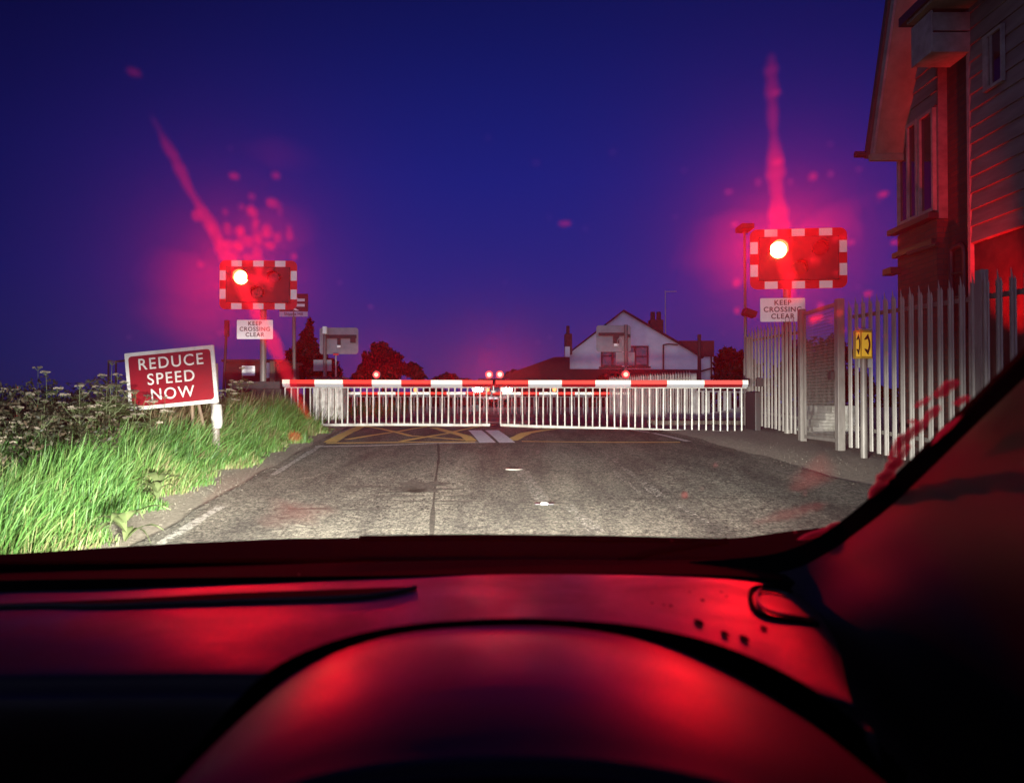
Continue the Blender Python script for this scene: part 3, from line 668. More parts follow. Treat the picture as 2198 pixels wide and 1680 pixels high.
# ================================================================== FAR SIDE OF THE CROSSING
def backsign(label, bx0, bx1, by0, by1, d, post, plate, extra, loops=False):
    r = thing('crossing_light_signal', label, 'light signal', (P(post, 860, d).x, d, .7))
    c = P((bx0+bx1)/2, (by0+by1)/2, d); w = (bx1-bx0)/F*d; h = (by1-by0)/F*d; A = face(c)
    mb = MB(); lplate(mb, A, w, h, .12, -.02, .0); mb.build('board', M['greyback'], r)
    pt = P(post, by0-1, d-.12); mb = MB(); mb.cyl((pt.x, pt.y, .6), pt, .075, .075, 12); mb.build('post', M['galv'], r, smooth=True)
    mb = MB()
    for (x0, x1, y0, y1) in extra: a, b = P(x0, y1, d-.06), P(x1, y0, d-.06); mb.b2(a.x, b.x, d-.09, d-.02, a.z, b.z)
    mb.build('bracket', M['dark'], r)
    a, b = P(plate[0], plate[3], d-.05), P(plate[1], plate[2], d-.05); mb = MB(); mb.b2(a.x, b.x, d-.07, d-.04, a.z, b.z); mb.build('notice_back', M['greyback'], r)
    return r
r = backsign('grey back of the far signal with dark bracket left of the road', 686, 769, 703, 760, 33, 697.5, (673, 712, 772, 796),
    [(698, 765, 718.5, 726), (724, 731, 726, 741), (752, 763, 726, 735.5)])
a, b = P(724, 745.5, 32.9), P(731, 741, 32.9); mb = MB(); mb.b2(a.x, b.x, 32.86, 32.9, a.z, b.z); mb.build('white_label', M['white'], r)
a, b = P(693.5, 716, 32.7), P(701, 701, 32.7); mb = MB(); mb.b2(a.x, b.x, 32.6, 32.8, a.z, b.z); mb.build('post_cap', M['white'], r)
r = backsign('grey back of the far signal standing before the white gable', 1280, 1354, 698, 755, 33, 1343.5, (1322, 1362, 756, 784),
    [(1285, 1345, 714, 720.5), (1316, 1329, 720.5, 737), (1345, 1353, 717, 724)])
a, b = P(1318, 742.5, 32.9), P(1327, 737.5, 32.9); mb = MB(); mb.b2(a.x, b.x, 32.86, 32.9, a.z, b.z); mb.build('white_label', M['white'], r)
mb = MB(); mb.tube([P(1331+6*math.cos(a_), 736+11*math.sin(a_), 32.8) for a_ in np.linspace(0, 6.28, 15)], .012, 6); mb.build('cable_loop', M['galvd'], r)
r = thing('marker_post', 'thin post with a small red lamp head beside the far left signal', 'post', P(721, 860, 31)); r.location.z = .6
mb = MB(); mb.cyl((r.location.x, 31, .6), P(721, 762, 31), .035, .03, 8); mb.build('post', M['galvd'], r)
mb = MB(); mb.box(P(721, 760.5, 31), (.2, .1, .07)); mb.build('head', M['boomred'], r)
r = thing('relay_cabinet', 'streaked grey concrete cabinet behind the left barrier skirt', 'cabinet', P(700, 905, 20)); r.location.z = .62
for i, (x0, x1) in enumerate(((671, 686), (687, 702), (703, 717), (718, 732))):
    a, b = P(x0+.4, 903, 20), P(x1-.2, 812, 20); mb = MB(); mb.b2(a.x, b.x, 20.0+.02*(i % 2), 20.8, .6, b.z); mb.build('panel', M['concrete'], r)
a, b = P(668, 812, 20), P(735, 808.5, 20); mb = MB(); mb.b2(a.x, b.x, 19.95, 20.85, a.z, b.z); mb.build('lid', M['dark'], r)
# far right palisade, low railing
pz = lambda x, y: .52
f = pfence('weathered pale palisade fence beyond the right barrier under the house', [(P(1310, 860, 30).x, 30.0, 0), (P(1481, 860, 24.5).x, 24.5, 0)], .17, 1.72, zf=pz, m=M['galvd'], w=.10, tip=.10)
a = P(1483, 860, 24.4); mb = MB(); mb.b2(a.x-.02, a.x+.16, 24.3, 24.45, .5, P(1483, 801, 24.4).z); mb.build('post', M['alu'], f)
r = thing('lineside_railing', 'low grey slatted railing climbing behind the right barrier', 'railing', (P(1490, 880, 24).x, 24, .6))
for nm, ya, yb, th in (('top_rail', 837, 840, 4), ('bottom_rail', 893, 869, 4)):
    A_, B_ = P(1492, ya, 24), P(1612, yb, 27); A2, B2 = P(1492, ya+th, 24), P(1612, yb+th, 27)
    mb = MB(); mb.prism([A_, B_, B2, A2], (0, .05, 0)); mb.build(nm, M['galvd'], r)
for i in range(11):
    px = 1494+i*11.6; d_ = 24+3*(px-1492)/120; a, b = P(px, 839, d_-.03), P(px, 893-24*(px-1492)/120, d_-.03); mb = MB(); mb.b2(a.x, a.x+.085, d_-.05, d_-.02, b.z, a.z); mb.build('slat', M['galvd'], r)
r = thing('earth_bank', 'low stained retaining bank under the slatted railing', 'bank', (4.8, 25, .5)); 
mb = MB(); mb.prism([P(1490, 897, 24.2), P(1612, 873, 27.2), P(1612, 912, 27.2), P(1490, 912, 24.2)], (.1, .6, 0)); mb.build('retaining_wall', M['concrete'], r)
# house with white gable
m_wallw = mat('white_render', (.80, .80, .80), .85, c2=(.68, .68, .68), scale=1.2, detail=8, bump=.1)
m_roofd = mat('dark_roof_slate', (.030, .016, .017), .8, c2=(.018, .010, .011), scale=3)
m_tile = mat('red_roof_tile', (.16, .035, .03), .75, c2=(.09, .02, .02), scale=4)
m_brick = mat('dark_chimney_brick', (.10, .045, .04), .9, c2=(.05, .02, .02), scale=6)
m_frame = mat('dark_window_frame', (.02, .014, .014), .5)
m_glassd = mat('dim_window_glass', (.05, .05, .06), .12, spec=.9, c2=(.13, .13, .15), scale=1.3)
H = 60.0
root = thing('gabled_house', 'white gabled house with dark lower roof and two chimneys beyond the crossing', 'house', (P(1364, 884, H).x, H, .5))
def Q(px, py, dd=0): return P(px, py, H+dd)
mb = MB(); mb.prism([Q(1338, 669), Q(1505, 766), Q(1505, 886), Q(1223, 886), Q(1223, 758)], (0, 9, 0)); mb.build('gable_wall', m_wallw, root)
mb = MB(); mb.prism([Q(1338, 665), Q(1222, 754.5), Q(1219, 758), Q(1338, 669)], (0, 9.2, 0)); mb.prism([Q(1338, 665), Q(1338, 669), Q(1508, 769), Q(1510, 765)], (0, 9.2, 0))
for v in range(len(mb.v)): mb.v[v] = (mb.v[v][0], mb.v[v][1]-.25, mb.v[v][2])
mb.build('gable_roof', m_roofd, root)
mb = MB(); mb.prism([Q(1068, 814, -3), Q(1104, 797, -3), Q(1190, 766, -3), Q(1223, 766, -3), Q(1223, 792, -3), Q(1500, 793, -3), Q(1500, 815, -3)], (0, 2.7, 0)); mb.build('lower_roof', m_roofd, root)
mb = MB(); a, b = Q(1085, 886, -2.6), Q(1495, 812, -2.6); mb.b2(a.x, b.x, H-2.7, H-.1, .3, b.z); mb.build('lower_wall', mat('dark_brown_brick', (.035, .02, .018), .9), root)  # one even dark brown
def chim(parts, name, label=None):
    mb = MB()
    for (x0, x1, y0, y1, dd) in parts[:1]: a, b = Q(x0, y1, dd), Q(x1, y0, dd); mb.b2(a.x, b.x, H+dd, H+dd+1.0, a.z, b.z)
    o = mb.build(name, m_brick, root)
    for (x0, x1, y0, y1, dd) in parts[1:]:
        a, b = Q(x0, y1, dd), Q(x1, y0, dd); mb = MB(); mb.cyl(((a.x+b.x)/2, H+dd+.5, a.z), ((a.x+b.x)/2, H+dd+.5, b.z), (b.x-a.x)/2, (b.x-a.x)/2*.9, 10); mb.build('chimney_pot', m_brick, o, smooth=True)
chim([(1213, 1228, 716, 760, -.8), (1216, 1224, 698, 716, -.8)], 'chimney')
mb = MB(); a, b = Q(1213, 794, -.81), Q(1223, 744, -.81); mb.b2(a.x, b.x, H-.95, H-.1, a.z, b.z); mb.build('chimney_breast', m_wallw, root)
chim([(1396, 1424, 686, 742, 1.5), (1398, 1409, 668, 686, 1.5), (1411, 1422, 668, 686, 1.5)], 'chimney')
def hwin(x0, x1, y0, y1, mull, tran):
    a, b = Q(x0, y1, -.06), Q(x1, y0, -.06); fw = .13
    mb = MB(); mb.b2(a.x+.02, b.x-.02, H-.03, H-.01, a.z+.02, b.z-.02); 
    gl = MB().b2(a.x+.02, b.x-.02, H-.04, H-.012, a.z+.02, b.z-.02)
    mb = MB()
    for u0, u1, v0, v1 in ((a.x, a.x+fw, a.z, b.z), (b.x-fw, b.x, a.z, b.z), (a.x+fw, b.x-fw, a.z, a.z+fw), (a.x+fw, b.x-fw, b.z-fw, b.z)): mb.b2(u0, u1, H-.10, H-.006, v0, v1)
    mx = Q(mull, 0).x; tz = Q(0, tran).z; mb.b2(mx-.09, mx+.09, H-.085, H-.042, a.z+fw, b.z-fw); mb.b2(a.x+fw, b.x-fw, H-.082, H-.043, tz-.05, tz+.05)
    w_ = mb.build('window_frame', m_frame, root); gl.build('pane', m_glassd, w_)
    mb = MB(); mb.b2(a.x-.15, b.x+.15, H-.16, H-.004, a.z-.14, a.z-.004); mb.build('sill', m_frame, w_)
hwin(1290, 1335, 753, 787, 1313, 764); hwin(1349, 1392, 742, 786, 1361, 765)
mb = MB(); mb.tube([Q(1423, 740, -.15), Q(1435, 738, -.15), Q(1455, 740, -.15)], .05, 6); mb.cyl(Q(1424, 740, -.12), Q(1424, 793, -.12), .06, .06, 8); mb.build('drainpipe', m_frame, root)
mb = MB(); mb.prism([Q(1459, 731, 2), Q(1533, 731, 2), Q(1533, 764, 2), Q(1490, 764, 2)], (0, 4, 0)); mb.build('side_roof', m_tile, root)
mb = MB(); a, b = Q(1490, 886, 2.2), Q(1531, 764, 2.2); mb.b2(a.x, b.x, H+2.2, H+5.5, .3, b.z); mb.build('side_wall', m_wallw, root)
mb = MB(); mb.tube([Q(1488, 801, 2), Q(1532, 789, 2)], .07, 6); mb.cyl(Q(1527, 764, 2.1), Q(1527, 810, 2.1), .06, .06, 8); mb.build('pipework', m_frame, root)
t = thing('aerial_mast', 'thin pale aerial mast with a short arm beside the double chimney', 'aerial', Q(1429, 884, 3)); t.location.z = .5
mb = MB(); mb.cyl((t.location.x, H+3, .5), Q(1428, 624, 3), .05, .035, 8); mb.cyl(Q(1427, 626, 3), Q(1452, 625.5, 3), .03, .03, 6); mb.build('mast', M['galvd'], t)
t = thing('dark_post', 'dark square post standing before the red roofed house wing', 'post', P(1501, 880, 40)); t.location.z = .5
mb = MB(); mb.cyl((t.location.x, 40, .5), P(1501, 722, 40), .11, .09, 10); mb.build('post', M['dark'], t); mb = MB(); mb.box(P(1501, 722, 40), (.16, .16, .2)); mb.build('post_cap', M['dark'], t)
# station sign, hut and notices on the left
m_st = mat('station_sign_maroon', (.10, .012, .02), .6)
d_ = 25.0; t = thing('station_sign', 'dark station sign with white double arrow over the Shippea Hill nameplate', 'station sign', (P(631, 860, d_).x, d_, .6))
mb = MB(); mb.cyl((t.location.x, d_+.05, .5), P(631, 655, d_+.05), .06, .055, 12); mb.build('post', M['galv'], t, smooth=True)
A = face(P(630.5, 649.5, d_)); mb = MB(); lplate(mb, A, .93, .58, .02, -.02, 0); mb.build('symbol_panel', m_st, t)
mb = MB()
for y_ in (.085, -.085): lbox(mb, A, -.36, .36, y_-.045, y_+.045, 0, .004)
mb.prism([A @ Vector(v) for v in ((-.18, .26, 0), (-.06, .26, 0), (.16, .13, 0), (.04, .13, 0))], (0, -.004, 0))
mb.prism([A @ Vector(v) for v in ((-.08, .04, 0), (.04, .04, 0), (.0+.06, -.04, 0), (-.06, -.04, 0))], (0, -.0045, 0))
mb.prism([A @ Vector(v) for v in ((-.04, -.13, 0), (-.16, -.13, 0), (.06, -.26, 0), (.18, -.26, 0))], (0, -.004, 0))
mb.build('double_arrow', M['white'], t)
A = face(P(630, 674, d_)); mb = MB(); lplate(mb, A, .92, .17, .01, -.02, 0); mb.build('nameplate', mat('pale_lilac_plate', (.5, .48, .62), .5), t)
text('lettering', 'Shippea Hill', .13, A @ Matrix.Translation((0, .0, .002)), mat('navy_lettering', (.02, .02, .06), .5), t, bold=.002)
d_ = 24.0; t = thing('lineside_hut', 'dark low hut behind the left signal post carrying small notices', 'hut', (P(530, 860, d_).x, d_, .5))
a, b = P(484, 860, d_), P(600, 777, d_); mb = MB(); mb.b2(a.x, b.x, d_, d_+2.2, .3, b.z); mb.build('wall', mat('brown_cladding', (.05, .022, .02), .85, c2=(.03, .012, .012), scale=5), t)
mb = MB(); mb.b2(a.x-.1, b.x+.1, d_-.1, d_+2.3, b.z+.002, b.z+.08); mb.build('roof', m_roofd, t)
def notice(px0, px1, py0, py1, dd, label, bg, lines):
    A_, B_ = P(px0, py1, dd), P(px1, py0, dd); r = thing('small_notice', label, 'notice', ((A_.x+B_.x)/2, dd, A_.z))
    mb = MB(); mb.b2(A_.x, B_.x, dd-.02, dd, A_.z, B_.z); mb.build('notice_plate', bg, r, bevel=.006)
    if lines:
        mb = MB()
        for i in range(lines): 
            z = B_.z-(B_.z-A_.z)*(.2+.6*i/(lines-1)); mb.b2(A_.x+.06*(B_.x-A_.x)*2, B_.x-.05-(.08*(i % 3)), dd-.023, dd-.0205, z-.006, z+.006)
        mb.build('printed_line', M['greyback'], r)
    return r
notice(519.5, 547.5, 785, 806, 23.7, 'small white printed notice left of the signal post', M['white'], 5)
r = notice(567.5, 579.5, 778, 811, 23.7, 'tall narrow grey notice right of the signal post', mat('dull_lilac_plate', (.30, .26, .34), .6), 3)
c = P(569, 793, 23.65); mb = MB(); mb.cyl(c+Vector((0, -.05, .02)), c+Vector((0, -.02, .02)), .045, .045, 12); mb.build('pictogram', M['text'], r)
t = thing('timber_post', 'brown timber post beside the tall narrow notice', 'post', (P(586, 860, 23).x, 23, .5))
mb = MB(); a = P(586, 776, 23); mb.b2(a.x-.07, a.x+.07, 22.93, 23.07, .4, a.z); mb.build('post', M['wood'], t); mb = MB(); mb.b2(a.x-.08, a.x+.08, 22.92, 23.08, a.z+.001, a.z+.03); mb.build('cap', M['dark'], t)
t = thing('signal_mast', 'thin dark mast with a small head left of the hut notices', 'mast', (P(487, 860, 24).x, 23.6, .5))
mb = MB(); mb.cyl((t.location.x, 23.6, .5), P(487, 690, 23.6), .045, .04, 8); mb.build('mast', M['dark'], t); mb = MB(); mb.box(P(487, 705, 23.5), (.12, .12, .5)); mb.build('head', M['dark'], t)
# distant field frames at the far left
t = thing('field_frame', 'pair of thin greenish posts with a crossbar beyond the cow parsley', 'frame', (P(240, 870, 38).x, 38, 0))
for px in (233, 249): mb = MB(); a = P(px, 774, 38); mb.cyl((a.x, 38, -.3), a, .05, .045, 8); mb.build('post', M['wood'], t)
mb = MB(); mb.cyl(P(248, 776, 38), P(285, 772, 38), .05, .05, 8); mb.build('crossbar', M['wood'], t)
# ================================================================== SIGNAL BOX (right)
BX = 6.0
def bm_brick():
    m = bpy.data.materials.new('signal_box_brick'); m.use_nodes = True; t = m.node_tree; b = t.nodes['Principled BSDF']
    tc = t.nodes.new('ShaderNodeTexCoord'); mp = t.nodes.new('ShaderNodeMapping'); t.links.new(tc.outputs['Object'], mp.inputs[0]); mp.inputs['Rotation'].default_value = (0, R(90), R(90))
    cx = t.nodes.new('ShaderNodeSeparateXYZ'); t.links.new(tc.outputs['Object'], cx.inputs[0]); cb = t.nodes.new('ShaderNodeCombineXYZ')
    ad = t.nodes.new('ShaderNodeMath'); t.links.new(cx.outputs['X'], ad.inputs[0]); t.links.new(cx.outputs['Y'], ad.inputs[1]); t.links.new(ad.outputs[0], cb.inputs['X']); t.links.new(cx.outputs['Z'], cb.inputs['Y'])
    br = t.nodes.new('ShaderNodeTexBrick'); t.links.new(cb.outputs[0], br.inputs['Vector']); br.inputs['Scale'].default_value = 1; br.inputs['Brick Width'].default_value = .225; br.inputs['Row Height'].default_value = .075
    br.inputs['Mortar Size'].default_value = .008; br.inputs['Color1'].default_value = (.085, .03, .022, 1); br.inputs['Color2'].default_value = (.045, .018, .015, 1); br.inputs['Mortar'].default_value = (.035, .03, .028, 1)
    t.links.new(br.outputs['Color'], b.inputs['Base Color']); b.inputs['Roughness'].default_value = .85
    bp = t.nodes.new('ShaderNodeBump'); bp.inputs['Distance'].default_value = .008; bp.invert = True; t.links.new(br.outputs['Fac'], bp.inputs['Height']); t.links.new(bp.outputs[0], b.inputs['Normal']); return m
m_bk = bm_brick()
m_clad = mat('grey_painted_boards', (.17, .155, .155), .75, c2=(.08, .07, .07), scale=4, stretch=(1, .25, 1.6), lo=.35, hi=.75)
m_rend = mat('stained_brown_render', (.05, .028, .024), .9, c2=(.022, .012, .011), scale=4, lo=.35, hi=.65, bump=.3)
m_soff = mat('cream_soffit', (.20, .18, .13), .7, c2=(.13, .115, .08), scale=3)
m_trim = mat('pale_grey_trim', (.24, .235, .23), .6, c2=(.15, .145, .14), scale=6)
m_tiles = mat('dark_roof_tiles', (.03, .022, .022), .8, c2=(.05, .035, .03), scale=7)
root = thing('signal_box', 'tall grey boarded signal box with steep overhanging roof behind the palisade', 'signal box', (BX, 9, fz(0, 9)))
yc, yb, ye = 9.98, 10.82, 11.93
def zline(y, z0=5.02, y0=11.9, k=2.5): return z0+k*(y0-y)
def boards(mb, x, ya, yb_, z0, z1, pitch=.20, topf=None):
    z = z0
    while z < z1-.02:
        zt = min(z+pitch, z1); a, b = ya, yb_
        if topf is not None:
            b = min(yb_, topf(zt)); 
            if b <= a: break
        mb.add([(x-.028, a, z), (x-.028, b, z), (x-.004, b, zt), (x-.004, a, zt), (x, a, z), (x, b, z)], [(0,1,2,3), (4,5,1,0)]); z += pitch
mb = MB(); boards(mb, BX, 5.0, yc, 3.28, 8.6, .215); mb.build('board_cladding', m_clad, root, fix=False)
mb = MB(); mb.b2(BX, BX+4, 5.0, yc, 3.27, 8.6); mb.b2(BX+.3, BX+4, yc+.002, yb, 3.0, 7.2); mb.build('inner_wall', m_clad, root)
mb = MB(); mb.b2(BX+.02, BX+4, 5.0, yc, 0, 3.265); mb.build('lower_wall', m_rend, root)
mb = MB(); mb.b2(BX-.035, BX+.05, yc-.001, yc+.05, .4, 6.3); mb.build('corner_trim', m_trim, root)
mb = MB(); mb.b2(BX+.16, BX+.298, yc+.06, yb, 0, 7.2); mb.build('brick_breast', m_bk, root)
mb = MB(); mb.prism([Vector((BX+.001, yb, 0)), Vector((BX+.001, ye, 0)), Vector((BX+.001, ye, 3.80)), Vector((BX+.001, yb, 3.80))], (4, 0, 0)); mb.build('bay_brick_wall', m_bk, root)
mb = MB(); mb.prism([Vector((BX+.03, yb, 3.81)), Vector((BX+.03, ye, 3.81)), Vector((BX+.03, ye, zline(ye))), Vector((BX+.03, yb, zline(yb)))], (4, 0, 0)); mb.build('bay_inner_wall', m_clad, root)
mb = MB(); boards(mb, BX+.03, yb, ye, 5.42, 7.7, .2, topf=lambda z: 11.9-(z-5.02)/2.5); mb.build('bay_board_cladding', m_clad, root, fix=False)
m_wg = mat('dark_reflective_glass', (.012, .013, .018), .06, spec=1.0)
zt, zb_ = 5.40, 3.93
for (a, b) in ((10.86, 11.26), (11.30, 11.88)):
    mb = MB(); mb.b2(BX+.005, BX+.028, a+.04, b-.04, zb_+.04, zt-.04); gl = mb
    mb = MB()
    for (u0, u1, v0, v1) in ((a, a+.045, zb_, zt), (b-.045, b, zb_, zt), (a+.045, b-.045, zb_, zb_+.05), (a+.045, b-.045, zt-.05, zt)): mb.b2(BX-.03, BX+.026, u0, u1, v0, v1)
    w_ = mb.build('window_frame', m_trim, root); gl.build('pane', m_wg, w_)
    if b > 11.5: mb = MB(); mb.b2(BX-.026, BX+.02, 11.56, 11.60, zb_+.05, zt-.05); mb.build('mullion', m_trim, w_)
mb = MB(); mb.b2(BX-.12, BX+.03, yb, ye+.1, 3.815, 3.90); mb.build('sill', M['dark'], root, bevel=.01)
mb = MB(); mb.b2(BX-.07, BX+.0, yb+.02, ye+.04, 3.45, 3.53); mb.b2(BX-.16, BX, ye-.10, ye+.16, 3.20, 3.30); mb.build('ledge', M['dark'], root)
# steep roof over the bay: bargeboard, soffit and tiles
def bl(y, dz=0): return 2.85*(11.74-y)+5.0+dz
e0, e1 = 11.74, 9.9
mb = MB(); mb.prism([Vector((5.53, e0, bl(e0))), Vector((5.53, e1, bl(e1))), Vector((5.53, e1+.10, bl(e1, .30))), Vector((5.53, e0+.09, bl(e0, .02)))], (.035, 0, 0)); mb.build('bargeboard', m_trim, root)
mb = MB(); mb.prism([Vector((5.57, e0, bl(e0)+.01)), Vector((5.57, e1, bl(e1)+.01)), Vector((5.57, e1, bl(e1, .05))), Vector((5.57, e0, bl(e0, .05)))], (.45, 0, 0)); mb.build('soffit', m_soff, root)
mb = MB(); mb.prism([Vector((5.49, e0+.12, bl(e0, -.02))), Vector((5.49, e1+.12, bl(e1, -.02))), Vector((5.49, e1+.21, bl(e1, .02))), Vector((5.49, e0+.21, bl(e0, .02)))], (4.4, 0, 0)); mb.build('roof', m_tiles, root)
mb = MB(); mb.b2(5.5, 6.02, e0-.02, e0+.06, 4.92, 5.02); mb.build('eaves_board', m_soff, root); mb = MB(); mb.cyl((5.33, e0+.15, 5.06), (6.6, e0+.15, 5.06), .05, .05, 10); mb.build('gutter', M['dark'], root, smooth=True)
# eaves return of the near block
mb = MB(); mb.b2(5.48, 5.98, yc-.02, yc+.45, 6.06, 6.30); mb.b2(5.48, 5.98, yc-.021, yc+.45, 5.78, 6.035); mb.b2(5.455, 5.479, yc-.05, yc+.45, 5.77, 6.31); mb.build('eaves_return', m_trim, root)
mb = MB(); mb.b2(5.40, 5.98, 5.0, yc+.45, 6.36, 6.40); mb.build('eaves_soffit', m_soff, root)
mb = MB(); mb.b2(5.36, 5.98, 5.0, yc+.6, 6.402, 6.52); mb.build('eaves_gutter', M['dark'], root)
# small side window on the boarded wall
mb = MB(); a, b, z0, z1 = 9.24, 9.62, 5.10, 5.80
for (u0, u1, v0, v1) in ((a, a+.03, z0, z1), (b-.09, b, z0, z1), (a+.03, b-.09, z0, z0+.04), (a+.03, b-.09, z1-.04, z1)): mb.b2(BX-.075, BX-.03, u0, u1, v0, v1)
mb.b2(BX-.07, BX-.032, 9.46, 9.485, z0+.04, z1-.04)
w_ = mb.build('window_frame', m_trim, root); mb = MB(); mb.b2(BX-.05, BX-.036, a+.03, b-.09, z0+.04, z1-.04); mb.build('pane', m_wg, w_)
# black pipes on the brick breast
mb = MB(); xx = BX+.08
mb.tube([(xx, 10.62, 2.2), (xx, 10.62, 3.25), (xx, 10.60, 3.32), (xx, 10.50, 3.35), (xx, 10.36, 3.35), (xx, 10.31, 3.29), (xx, 10.30, 3.2), (xx, 10.30, 2.2)], .035, 8)
for z_ in (2.65, 2.98): mb.tube([(xx, 10.30, z_), (xx, 10.62, z_)], .018, 6)
mb.build('black_pipe', M['black'], root, smooth=True)
mb = MB(); mb.tube([(BX-.06, 10.7, 3.42), (BX-.06, 11.5, 3.44)], .03, 8); mb.build('cable_duct', M['black'], root, smooth=True)
# added red lantern, unseen behind the pillar, put in to light the boards
t = thing('added_lantern', 'added red lantern, unseen behind the palisade, put in to light the signal box boards', 'lantern', (5.45, 8.6, fz(0, 8.6)))
mb = MB(); mb.cyl((5.45, 8.6, .25), (5.45, 8.6, 1.0), .02, .02, 8); mb.build('added_lantern_stake', M['galvd'], t)
mb = MB(); mb.cyl((5.45, 8.6, 1.0), (5.45, 8.6, 1.14), .07, .07, 16); mb.build('added_lantern_body', M['yellowd'], t, smooth=True)
mb = MB(); mb.cyl((5.45, 8.6, 1.141), (5.45, 8.6, 1.28), .075, .06, 16); mb.build('lens', m_boomlamp, t, smooth=True)
spot('added_lantern_beam', (5.47, 8.63, 1.36), (6.0, 9.5, 2.95), P_ADDED_LANTERN, RED, 40, 1.0, .02, t)
# ================================================================== TREES
m_leafd = leafmat('dusk_foliage', [(0, (.006, .008, .005)), (.5, (.016, .018, .010)), (1, (.03, .032, .018))], .2)
m_bark = mat('dark_bark', (.035, .025, .02), .9)
def tree(name, label, base, lobes, nleaf, size, trunk, group=None, twig=0):
    root = thing(name, label, 'tree', base, group)
    mb = MB(); bz = base[2]
    for pts, r0 in trunk: mb.tube(pts, [r0*(1-.75*i/(len(pts)-1)) for i in range(len(pts))], 7)
    mb.build('trunk', m_bark, root, smooth=True)
    tot = sum(l[3]*l[4] for l in lobes); V = []
    for cx, cy, cz, rx, rz in lobes:
        k = int(nleaf*rx*rz/tot); u = rng.normal(size=(k, 3)); u /= np.linalg.norm(u, axis=1)[:, None]; rr_ = rng.random(k)**.45
        cl = 1+.22*np.sin(u[:, 0]*7+cx)*np.sin(u[:, 2]*8+cz)+rng.normal(0, .10, k)
        V.append(np.stack([cx+u[:, 0]*rr_*rx*cl, cy+u[:, 1]*rr_*rx*.8*cl, cz+u[:, 2]*rr_*rz*cl], 1))
    c = np.concatenate(V); k = len(c); a = rng.normal(size=(k, 3)); a /= np.linalg.norm(a, axis=1)[:, None]; b = np.cross(a, rng.normal(size=(k, 3))); b /= np.linalg.norm(b, axis=1)[:, None]
    s = size*rng.uniform(.5, 1.3, k)[:, None]; vv = np.stack([c-a*s, c+b*s*.5, c+a*s, c-b*s*.5], 1).reshape(-1, 3)-np.array(base)
    me = bpy.data.meshes.new('crown'); me.vertices.add(4*k); me.vertices.foreach_set('co', vv.reshape(-1)); me.loops.add(4*k); me.loops.foreach_set('vertex_index', np.arange(4*k, dtype=np.int32))
    me.polygons.add(k); me.polygons.foreach_set('loop_start', np.arange(0, 4*k, 4, dtype=np.int32)); at = me.attributes.new('tint', 'FLOAT', 'POINT'); at.data.foreach_set('value', np.repeat(rng.random(k), 4).astype(np.float32))
    me.update(); me.validate(); me.materials.append(m_leafd); o = bpy.data.objects.new('crown', me); col.objects.link(o); o.parent = root
    return root
def lob(px, py, d, rpx, rpy): c = P(px, py, d); return (c.x, c.y+random.uniform(-1, 1)*.3, c.z, rpx/F*d, rpy/F*d)
def bs(px, d): c = P(px, 870, d); return (c.x, d, .3)
d_ = 46; b = bs(663, d_)
tree('conifer_tree', 'tall dark conifer behind the station sign and far signal', b, [lob(663, 700, d_, 5, 16), lob(662, 722, d_, 12, 16), lob(660, 745, d_, 22, 16), lob(640, 765, d_, 22, 16), lob(680, 765, d_, 24, 16), lob(662, 790, d_, 42, 20), lob(700, 790, d_, 28, 18), lob(630, 805, d_, 22, 22), lob(712, 810, d_, 24, 18)], 9000, .20,
     [([b, (b[0], d_, 3), P(663, 700, d_)], .25)])
d_ = 52; b = bs(825, d_)
tree('broadleaf_tree', 'ragged broadleaf tree on the skyline left of the barrier lamp', b, [lob(820, 748, d_, 15, 14), lob(806, 768, d_, 22, 15), lob(838, 768, d_, 24, 16), lob(790, 790, d_, 22, 14), lob(850, 790, d_, 28, 16), lob(820, 800, d_, 40, 22), lob(885, 795, d_, 20, 16), lob(898, 808, d_, 16, 10), lob(772, 808, d_, 18, 9), lob(782, 765, d_, 5, 12), lob(802, 748, d_, 6, 12)], 9500, .17,
     [([b, (b[0], d_, 3), P(823, 745, d_)], .25), ([(b[0], d_, 2), P(795, 770, d_), P(783, 755, d_)], .1), ([(b[0], d_, 2), P(870, 785, d_), P(902, 800, d_)], .1)])
d_ = 75; b = bs(964, d_)
tree('round_bush', 'small rounded bush on the skyline left of the twin red lamps', b, [lob(964, 812, d_, 20, 10), lob(940, 818, d_, 16, 8), lob(995, 820, d_, 18, 7)], 3000, .2, [([b, P(964, 815, d_)], .15)])
d_ = 80; b = bs(1090, d_)
tree('hedgerow_bush', 'low scrubby bush on the skyline right of the twin red lamps', b, [lob(1108, 806, d_, 22, 12), lob(1088, 816, d_, 18, 10), lob(1062, 820, d_, 16, 6), lob(1125, 808, d_, 16, 12)], 3500, .2, [([b, P(1092, 812, d_)], .15)])
d_ = 48; b = bs(1568, d_)
tree('dark_hedge_tree', 'dark bushy tree between the house wing and the camera pole', b, [lob(1563, 760, d_, 15, 14), lob(1556, 780, d_, 22, 18), lob(1580, 775, d_, 20, 22), lob(1570, 805, d_, 36, 20), lob(1605, 800, d_, 28, 24)], 6500, .17, [([b, P(1566, 765, d_)], .2)])
d_ = 55; b = bs(1770, d_)
tree('dark_garden_tree', 'dark tree seen through the wire mesh gate', b, [lob(1730, 770, d_, 40, 40), lob(1790, 760, d_, 40, 40), lob(1700, 810, d_, 50, 30), lob(1770, 820, d_, 70, 40)], 7000, .2, [([b, P(1766, 765, d_)], .2)])
